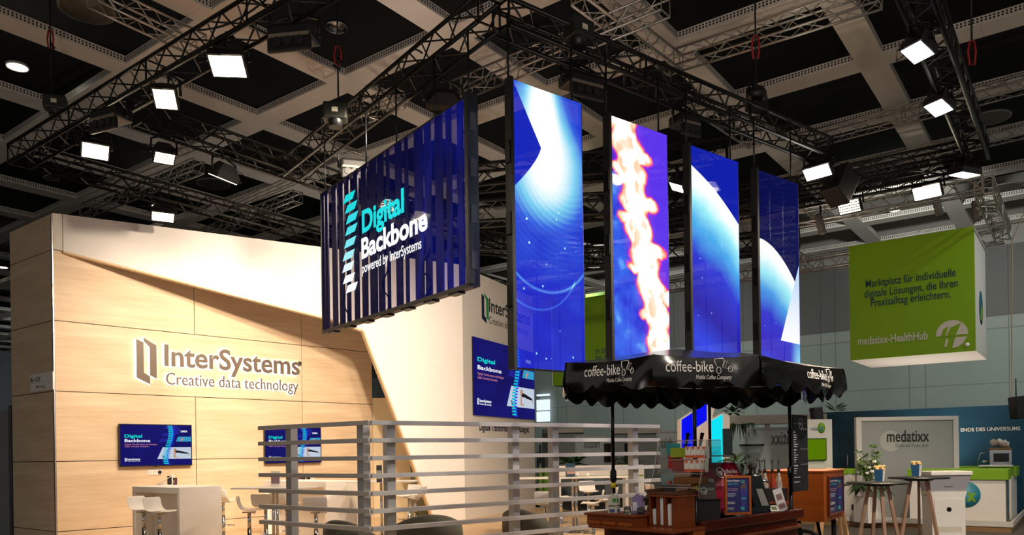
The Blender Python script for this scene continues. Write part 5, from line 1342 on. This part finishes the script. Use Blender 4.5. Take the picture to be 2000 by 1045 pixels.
# cup rack
t = put('cup_rack', 'cherry wood cup rack with three open slots on the coffee cart', 'rack', -.20, .11, .936, 0)
MB().box(-.13, .13, -.15, -.085, 0, .26, .003).build('side_board', cherry, t); MB().box(-.13, .13, .135, .155, 0, .26, .003).build('side_board', cherry, t)
for y_ in (-.012, .062): MB().box(-.13, .13, y_-.014, y_+.014, 0, .26, .002).build('divider', cherry, t)
MB().box(.11, .13, -.085, .135, 0, .26).build('back_board', mah, t); MB().box(-.13, .13, -.085, .135, 0, .012).build('bottom_board', cherry, t); MB().box(-.15, .14, -.165, .17, .26, .276, .004).build('top_board', cherry, t)
paper = M('paper_cup_white', '#e4e2e4', .5, var=.03)
for (y_, hh, lab) in ((.106, .14, 'short stack of white paper cups in the rack left slot'), (.026, .245, 'tall stack of white paper cups in the rack middle slot'), (-.052, .19, 'half height stack of white paper cups in the rack right slot')):
    s_ = put('cup_stack', lab, 'cups', -.297, .11+y_, .95, 0, 'stacks of paper cups')
    m = MB(); k = int(hh/.012)
    m.lathe([(.017, 0)]+[q for i in range(k) for q in ((.023+.004*i/k, .012*i), (.0245+.004*i/k, .012*i+.010))]+[(.016, hh)], 14); m.build('cups', paper, s_)
t = put('bread_board', 'flat dark wooden tray lying on top of the cup rack', 'tray', -.20, .12, 1.2135, .05)
MB().box(-.13, .13, -.17, .17, 0, .02, .004).box(-.13, .13, -.17, -.155, .02, .045).box(-.13, .13, .155, .17, .02, .045).build('tray_body', wood_material('tray_brown', '#4a2a16', '#6a4022'), t)
# clear display with tea boxes
acr = G('acrylic'); a = acr.n('ShaderNodeMixShader'); b1 = acr.n('ShaderNodeBsdfTransparent'); b1.inputs[0].default_value = (.88, .9, .9, 1); b2 = acr.n('ShaderNodeBsdfGlossy'); b2.inputs['Roughness'].default_value = .05; b2.inputs[0].default_value = (.8, .8, .8, 1)
a.inputs[0].default_value = .10; acr.t.links.new(b1.outputs[0], a.inputs[1]); acr.t.links.new(b2.outputs[0], a.inputs[2]); acr.t.links.new(a.outputs[0], acr.out.inputs[0]); acr = acr.m
acre = M('acrylic_edge', '#b9a9a4', .2)
DX, DY, DZ = -.06, .02, 1.245
t = put('clear_display', 'clear acrylic tea display with sloped shelves on top of the cup rack', 'display', DX, DY, DZ, 0)
def quad(n, pts, m, par): return MB().add(pts, [(0, 1, 2, 3)]).build(n, m, par)
MB().prism([(-.20, 0), (.16, 0), (.16, .44), (-.06, .44)], -.221, -.217).build('side_sheet', acr, t); MB().prism([(-.20, 0), (.16, 0), (.16, .44), (-.06, .44)], .277, .281).build('side_sheet', acr, t)
MB().box(.158, .162, -.22, .28, 0, .44).build('back_sheet', acr, t)
e = MB()
for y_ in (-.219, .279): e.tube([(-.20, y_, 0), (-.06, y_, .44)], .004, 4); e.tube([(-.06, y_, .44), (.16, y_, .44)], .003, 4)
e.tube([(-.06, -.22, .44), (-.06, .28, .44)], .003, 4)
SH = []
for k, z in enumerate((.03, .15, .27)):
    f0, f1 = -.16+.05*k, .15
    MB().add([(f0, -.215, z), (f1, -.215, z+.07), (f1, .275, z+.07), (f0, .275, z)], [(0, 1, 2, 3)]).build('shelf', acr, t); e.tube([(f0, -.215, z), (f0, .275, z)], .003, 4); SH.append((f0, z))
e.build('edges', acre, t)
t = put('coffee_sign', 'brown chalk style price sign beside the near canopy post', 'sign', .225, .02, 1.155, -.55)
MB().box(-.085, .085, -.004, .004, 0, .19).xf(Matrix.Rotation(-.18, 4, 'X')).build('plate', M('sign_brown', '#3a2420', .4, var=.2, scale=30), t)
sw = M('chalk_white', '#d9d4d4', .6)
for s, x, z, w, sz in (('KAFFEE', -.035, .148, .11, .042), ('ALLES', .0, .078, .07, .03)):
    o = txt(t, s, x, z, sz, sw, w, -.006, .01); o.rotation_euler = (-.18, 0, 0); o.location.y = z*.18
r_ = MB().tube([(-.04+.034*math.cos(q*PI/8), -.008, .075+.034*math.sin(q*PI/8)) for q in range(17)], .004, 5); r_.tube([(-.04+.022*math.cos(q*PI/8), -.008, .078+.018*math.sin(q*PI/8)) for q in range(17)], .006, 5); r_.build('cup_drawing', sw, t, rot=(-.18, 0, 0))
t = put('black_box', 'matt black box standing beside the near canopy post', 'box', .19, .10, .935, -.55)
MB().box(-.16, .16, -.12, .10, 0, .215, .006).build('body', black, t); MB().box(-.165, .165, -.125, .105, .205, .222, .004).build('lid', blackm, t)
# tea boxes: two rows, each box its own thing
def teabox(x, y, z, w, dd, hh, m, lab, grp=None, chev=None):
    t = put('tea_box', lab, 'box', DX+x, DY+y, DZ+z, 0, grp)
    o = MB().box(-dd/2, dd/2, -w/2, w/2, 0, hh, .002).build('carton', m, t)
    if chev:
        MB().add([(-dd/2-.001, -w/2, hh*.0), (-dd/2-.001, w/2, hh*.0), (-dd/2-.001, w/2, hh*.25), (-dd/2-.001, -w/2, hh*.25)], [(0, 3, 2, 1)]).add([(-dd/2-.001, -w*.4, hh*.98), (-dd/2-.001, w*.4, hh*.98), (-dd/2-.001, 0, hh*.68)], [(0, 1, 2)]).build('orange_print', chev, t)
teal, lime, red, salm, orp = M('tea_teal', '#2a8f95', .45), M('tea_lime', '#9aa81e', .45), M('tea_red', '#c9332e', .45), M('tea_salmon', '#8e4540', .5), M('tea_orange', '#d9572a', .5)
tx = -.02; GT_ = ['upper', 'lower']
teabox(.05, .20, .315, .11, .06, .10, teal, 'teal tea box at the back left of the top display shelf')
teabox(-.0, .10, .292, .16, .06, .085, lime, 'lime green tea box on the top display shelf')
teabox(.06, .19, .19, .11, .07, .12, red, 'bright red tea box at the left of the lower display shelf')
teabox(-.0, .07, .168, .18, .06, .11, salm, 'brownish red tea box in the middle of the lower display shelf')
for r in range(2):
    for k in range(4):
        z = (.285, .165)[r]
        teabox((-.03, -.05)[r], -.02-.055*k, z+.0, .05, .05, .10, white, '%s of four white and orange tea boxes on the %s display shelf' % (('first', 'second', 'third', 'last')[k], GT_[r]), 'white and orange tea boxes', orp)
for k, (y_, m, lab) in enumerate(((.19, red, 'upper red wrapped bar on the bottom display shelf'), (.16, M('bar_red_dark', '#9a2a26', .5), 'lower darker red wrapped bar on the bottom display shelf'))):
    t = put('wrapped_bar', lab, 'sweet bar', DX-.03+.05*k, DY+y_, DZ+.055+.02*k, .5); MB().box(-.075, .075, -.012, .012, 0, .024, .006).build('wrapper', m, t)
t = put('cork_coaster', 'brown ridged wooden block on the bottom display shelf', 'block', DX-.02, DY-.03, DZ+.06, .1); MB().box(-.06, .06, -.14, .14, 0, .06, .01).build('block', wood_material('block_brown', '#6a3d1c', '#8a5a30', 3), t)
# ---- espresso machine facing the viewer
RZV = .22
mp = at(1402, 1003, 7.72); mp.z = .935
t = thing('espresso_machine', 'burgundy espresso machine with white oval emblem behind the framed poster', 'coffee machine', mp, RZV)
bur = M('burgundy_enamel', '#860d2b', .3, var=.04)
MB().box(-.26, .26, .12, .42, 0, .40, .01).build('body', mah, t)
MB().add([(-.30, -.02, .30), (.30, -.02, .30), (.27, .14, .53), (-.22, .14, .53), (-.30, .42, .30), (.30, .42, .30), (.27, .40, .53), (-.22, .40, .53)], [(0, 1, 2, 3), (5, 4, 7, 6), (4, 0, 3, 7), (1, 5, 6, 2), (3, 2, 6, 7), (4, 5, 1, 0)]).build('hood', bur, t)
MB().box(-.29, .29, -.02, -.0, .02, .30).build('front_apron', bur, t)
sl = Vector((0, .16, .23)).normalized(); slr = math.atan2(.16, .23)
o = txt(t, 'coffee-bike', .0, 0, .07, white, .145, 0, .01, rot=(-slr, 0, 0), loc=(.115, .062, .425))
o = txt(t, 'Mobile Coffee Company', .0, 0, .022, white, .145, 0, .0, rot=(-slr, 0, 0), loc=(.115, .040, .395))
MB().tube([(-.07+.042*math.cos(q*PI/10), -.002, .0+.062*math.sin(q*PI/10)) for q in range(21)], .006, 6).build('oval_emblem', white, t, loc=(.135, .056, .43), rot=(-slr, 0, 0))
MB().add([(-.10, -.003, .02), (-.045, -.003, .02), (-.06, -.003, -.03), (-.085, -.003, -.03)], [(0, 1, 2, 3)]).build('cup_emblem', white, t, loc=(.135, .056, .43), rot=(-slr, 0, 0))
rl = MB(); rl.tube([(-.24, .16, .53), (-.24, .16, .60), (.28, .16, .60), (.28, .16, .53)], .006, 6); rl.tube([(-.24, .36, .53), (-.24, .36, .60), (.28, .36, .60), (.28, .36, .53)], .006, 6); rl.build('cup_rail', chrome, t)
for lx in (-.29, -.13):
    lv = MB().tube([(lx, .2, .50), (lx+.02, .2, .64), (lx+.045, .2, .72)], .008, 8).build('lever', chrome, t)
    MB().tube([(lx+.043, .2, .70), (lx+.075, .2, .84)], [.014, .020], 10).build('lever_grip', black, t)
MB().tube([(.06, -.04, .08), (.06, -.04, .0)], [.02, .028], 12).build('portafilter', chrome, t)
# framed poster
def frame_poster(p, rz, w, hh, lab, mat, name='framed_poster'):
    t = thing(name, lab, 'poster', p, rz)
    MB().box(0, w, -.012, .012, 0, .022).box(0, w, -.012, .012, hh-.022, hh).box(0, .022, -.012, .012, .022, hh-.022).box(w-.022, w, -.012, .012, .022, hh-.022).build('frame', mat, t)
    MB().box(.022, w-.022, -.004, .004, .022, hh-.022).build('print', M('poster_navy', '#25245e', .35, var=.04), t)
    tealp, pink = M('poster_teal', '#2fb0ae', .5), M('poster_pink', '#b98a9c', .5)
    W2, H2 = w, hh
    for s, v, ww, sz, m in (('Starkes Rückgrat,', .855, .48, .055, white), ('Starker Kaffee.', .775, .42, .055, tealp), ('InterSystems', .165, .25, .042, white), ('Creative data technology', .13, .25, .02, white)):
        txt(t, s, W2*.10, H2*v, H2*sz/.7*.75, m, W2*ww, -.006, .008)
    gry = M('poster_grey', '#a4a4bd', .5)           # lines of small print too fine to read
    for v, ww, m in ((.66, .40, pink), (.615, .38, pink), (.54, .30, gry), (.50, .32, gry), (.46, .25, gry), (.32, .28, white), (.28, .28, white)):
        MB().box(W2*.10, W2*(.10+ww), -.007, -.005, H2*v, H2*(v+.012)).build('print_line', m, t)
    MB().prism([(W2*.60, H2*.20), (W2*.78, H2*.20), (W2*.84, H2*.66), (W2*.58, H2*.66)], -.008, -.006).build('cup_picture', M('poster_cup', '#2b2a78', .5), t)
    MB().prism([(W2*.57, H2*.66), (W2*.85, H2*.66), (W2*.80, H2*.80), (W2*.74, H2*.85), (W2*.66, H2*.82)], -.0085, -.006).build('foam_picture', M('poster_coffee', '#4a3f4a', .5, var=.3, scale=40), t)
    for k, c in enumerate((.66, .645, .63, .63, .64, .66)):
        v = .12+.022*k if k < 4 else .82+.04*(k-4)
        MB().prism([(W2*(c-.05), H2*v), (W2*(c+.09), H2*v), (W2*(c+.11), H2*(v+.014)), (W2*(c-.03), H2*(v+.014))], -.0095, -.008).build('spine_bar', tealp, t)
    MB().prism([(W2*.62, H2*.40), (W2*.80, H2*.40), (W2*.81, H2*.43), (W2*.63, H2*.43)], -.0095, -.008).build('cup_band', tealp, t)
    return t
pp = at(1415.5, 1006, 7.38)
frame_poster(pp, .20, .275, .375, 'orange-brown framed navy poster standing in front of the espresso machine', orange)
# grinder
gp = at(1470, 1005, 7.72); gp.z = .935
t = thing('coffee_grinder', 'coffee grinder with clear bean hopper right of the espresso machine', 'grinder', gp, .2)
MB().lathe([(.034, .43), (.036, .455), (.060, .52), (.095, .61), (.118, .70), (.114, .70), (.090, .61), (.055, .52), (.034, .455)], 26).build('hopper', acr, t)
MB().lathe([(.118, .695), (.125, .70), (.125, .715), (.0, .715), (0, .70)], 26).build('hopper_lid', black, t)
MB().lathe([(0, .45), (.034, .455), (.052, .505), (.0, .515)], 22).build('beans', M('beans_brown', '#24130c', .6, var=.3, scale=60), t)
MB().lathe([(0, .39), (.085, .39), (.09, .405), (.07, .42), (.035, .425), (.035, .45), (0, .45)], 24).build('collar', chrome, t)
MB().prism([(-.08, .0), (.15, 0), (.16, .06), (.07, .35), (.06, .405), (-.09, .405), (-.09, .33), (-.02, .10), (-.09, .05)], -.08, .08).build('body', M('grinder_black', '#10151a', .3, .2), t)
MB().add([(-.005, -.083, .27), (.065, -.083, .27), (.135, -.083, .10), (.055, -.083, .10)], [(0, 1, 2, 3)]).build('steel_panel', alu, t)
MB().tube([(.05, -.05, .35), (.12, -.05, .35), (.15, -.05, .33)], .014, 8).build('dosing_lever', chrome, t)
# syrup bottles in a rack with pumps
bx_ = at(1508, 1000, 8.0)
t = thing('bottle_rack', 'dark bottle rack on the cart behind the leaflet stand', 'rack', Vector((bx_.x, bx_.y, .935)), .25)
MB().box(-.16, .15, -.06, .08, .12, .26, .006).build('holder', M('rack_brown', '#1c100d', .4), t); MB().box(-.17, .16, -.07, .09, .10, .12, .003).build('shelf', cherry, t); MB().box(-.15, .14, -.05, .07, 0, .10).build('plinth', mah, t)
for k, (dx, dy, colr, lab) in enumerate(((-.125, .02, '#8d8a3a', 'syrup bottle with chrome pump nearest the grinder'), (-.06, .03, '#cfc3b4', 'clear syrup bottle with chrome pump second from the grinder'), (.01, .0, '#a83a18', 'amber red syrup bottle with chrome pump'), (.09, .01, '#d8cfc4', 'clear syrup bottle with chrome pump nearest the menu board'))):
    b = thing('syrup_bottle', lab, 'bottle', Vector((bx_.x, bx_.y, 1.056))+Vector((math.cos(.25)*dx-math.sin(.25)*dy, math.sin(.25)*dx+math.cos(.25)*dy, 0)), .25*k, 'syrup bottles on the coffee cart')
    gm = G('syrup_glass_%d' % k); bs = gm.n('ShaderNodeBsdfPrincipled'); bs.inputs['Base Color'].default_value = lin(colr); bs.inputs['Transmission Weight'].default_value = .55 if k != 2 else .3; bs.inputs['Roughness'].default_value = .08; gm.t.links.new(bs.outputs[0], gm.out.inputs[0])
    MB().lathe([(.0, 0), (.034, 0), (.036, .01), (.036, .19), (.030, .22), (.016, .27), (.013, .30), (.0, .30)], 18).build('glass', gm.m, b)
    MB().lathe([(.014, .295), (.016, .30), (.016, .33), (.008, .34), (.006, .41), (.0, .41)], 12).build('pump', black, b)
    MB().tube([(0, 0, .40), (0, 0, .425), (-.02, -.02, .43), (-.05, -.03, .415)], .008, 8).build('pump_spout', chrome, b)
    MB().lathe([(.0365, .05), (.0365, .14)], 18).build('bottle_label', M('syrup_label_%d' % k, ('#5a5a30', '#6a5548', '#5c2016', '#4a4450')[k], .6), b)
# leaflets
lp = at(1530, 1018, 7.72)
t = thing('leaflet_stand', 'leaning pale leaflet in a holder at the cart corner', 'leaflet', Vector((lp.x, lp.y, .975)), .2)
MB().box(-.05, .05, -.003, .003, 0, .235).xf(Matrix.Rotation(-.3, 4, 'Y')).build('sheet', M('leaflet_grey', '#c2bdc0', .5), t)
MB().box(-.03, .03, -.005, -.003, .12, .18).box(-.035, .035, -.005, -.003, .03, .08).xf(Matrix.Rotation(-.3, 4, 'Y')).build('print', M('leaflet_print', '#7d5c58', .6, var=.3, scale=40), t)
MB().box(-.03, .06, -.03, .03, -.005, .07, .003).build('holder', acr, t)
t = thing('card_holder', 'small card with picture lying tilted before the leaflet', 'card', Vector((lp.x-.10, lp.y-.06, .978)), .3)
MB().box(-.045, .045, -.003, .003, 0, .07).xf(Matrix.Rotation(-.7, 4, 'X')).build('card', M('card_white', '#d9d5c9', .5), t); MB().box(-.03, .03, -.005, -.003, .012, .055).xf(Matrix.Rotation(-.7, 4, 'X')).build('picture', M('card_picture', '#5f6a48', .5, var=.3, scale=50), t)
# menu board on the right post
mb = at(1549, 961, 7.92)
t = thing('menu_board', 'tall narrow black menu board fixed to the right canopy post', 'board', mb, math.radians(48))
bw, bh = .40, .80
MB().box(0, bw, -.006, .006, 0, bh, .004).build('board', M('chalkboard', '#17191c', .5, var=.05), t)
mt = M('menu_print', '#a9acad', .6)
MB().tube([(bw*.5+.055*math.cos(q*PI/10), -.008, bh*.885+.055*math.sin(q*PI/10)) for q in range(21)], .004, 5).build('round_emblem', mt, t)
MB().prism([(bw*.42, bh*.90), (bw*.58, bh*.90), (bw*.55, bh*.865), (bw*.45, bh*.865)], -.008, -.006).build('cup_emblem', mt, t)
MB().box(.02, bw*.5-.06, -.008, -.006, bh*.884, bh*.888).box(bw*.5+.06, bw-.01, -.008, -.006, bh*.884, bh*.888).build('rule', mt, t)
for k, v in enumerate((.765, .73, .70, .67, .64, .61, .58, .535, .50, .47, .44, .41, .38, .33, .295, .265, .235, .18, .12)):
    h_ = .012 if v in (.765, .535, .33) else .008
    MB().box(.018, .018+.05+.035*((k*7) % 4)/2+(.06 if v < .2 else 0), -.008, -.006, bh*v, bh*v+h_).build('print_line', mt, t)
for v in (.55, .35): MB().box(bw*.5, bw-.015, -.008, -.006, bh*v, bh*v+.003).build('rule', mt, t)
for k, v in enumerate((.55, .7, .85)): MB().prism([(bw*v, bh*.80), (bw*v+.022, bh*.80), (bw*v+.026, bh*.83), (bw*v-.004, bh*.83)], -.008, -.006).build('cup_symbol', mt, t)
MB().box(.0, .03, .006, .05, bh*.75, bh*.80).build('bracket', blackm, t); MB().box(.0, .03, .006, .05, bh*.2, bh*.25).build('bracket', blackm, t)
# orange wooden box with its poster
ob = at(1610, 1020, 9.0)
t = thing('wooden_cabinet', 'big orange-brown wooden box with framed poster on its right face', 'cabinet', ob, RZH)
zt2_ = at(1610, 921, 9.0).z-ob.z
MB().box(-.72, 0, 0, .92, 0, zt2_-.012, .003).build('body', orange, t); MB().box(-.74, .012, -.012, .94, zt2_-.012, zt2_+.008, .003).build('top_board', orange, t)
MB().tube([(-.4, .3, 0), (-.3, .4, -ob.z+.03)], .03, 8).tube([(-.15, .25, 0), (-.05, .1, -.3), (.1, .1, -ob.z+.03)], .02, 8).tube([(-.5, .7, 0), (-.5, .7, -ob.z+.03)], .03, 8).tube([(-.1, .8, 0), (-.1, .8, -ob.z+.03)], .03, 8).build('black_stand', blackm, t)
MB().tube([(-.25+.26*math.cos(a*PI/12), .05, -.38+.26*math.sin(a*PI/12)) for a in range(25)], .022, 8).build('wheel', black, t)
fp_ = ob+RH*.13+VH*.018
frame_poster(fp_+Vector((0, 0, .06)), math.atan2(.8, .6), .68, zt2_-.12, 'brown framed navy poster on the right face of the orange wooden box', M('frame_red_brown', '#6b2a0c', .4))
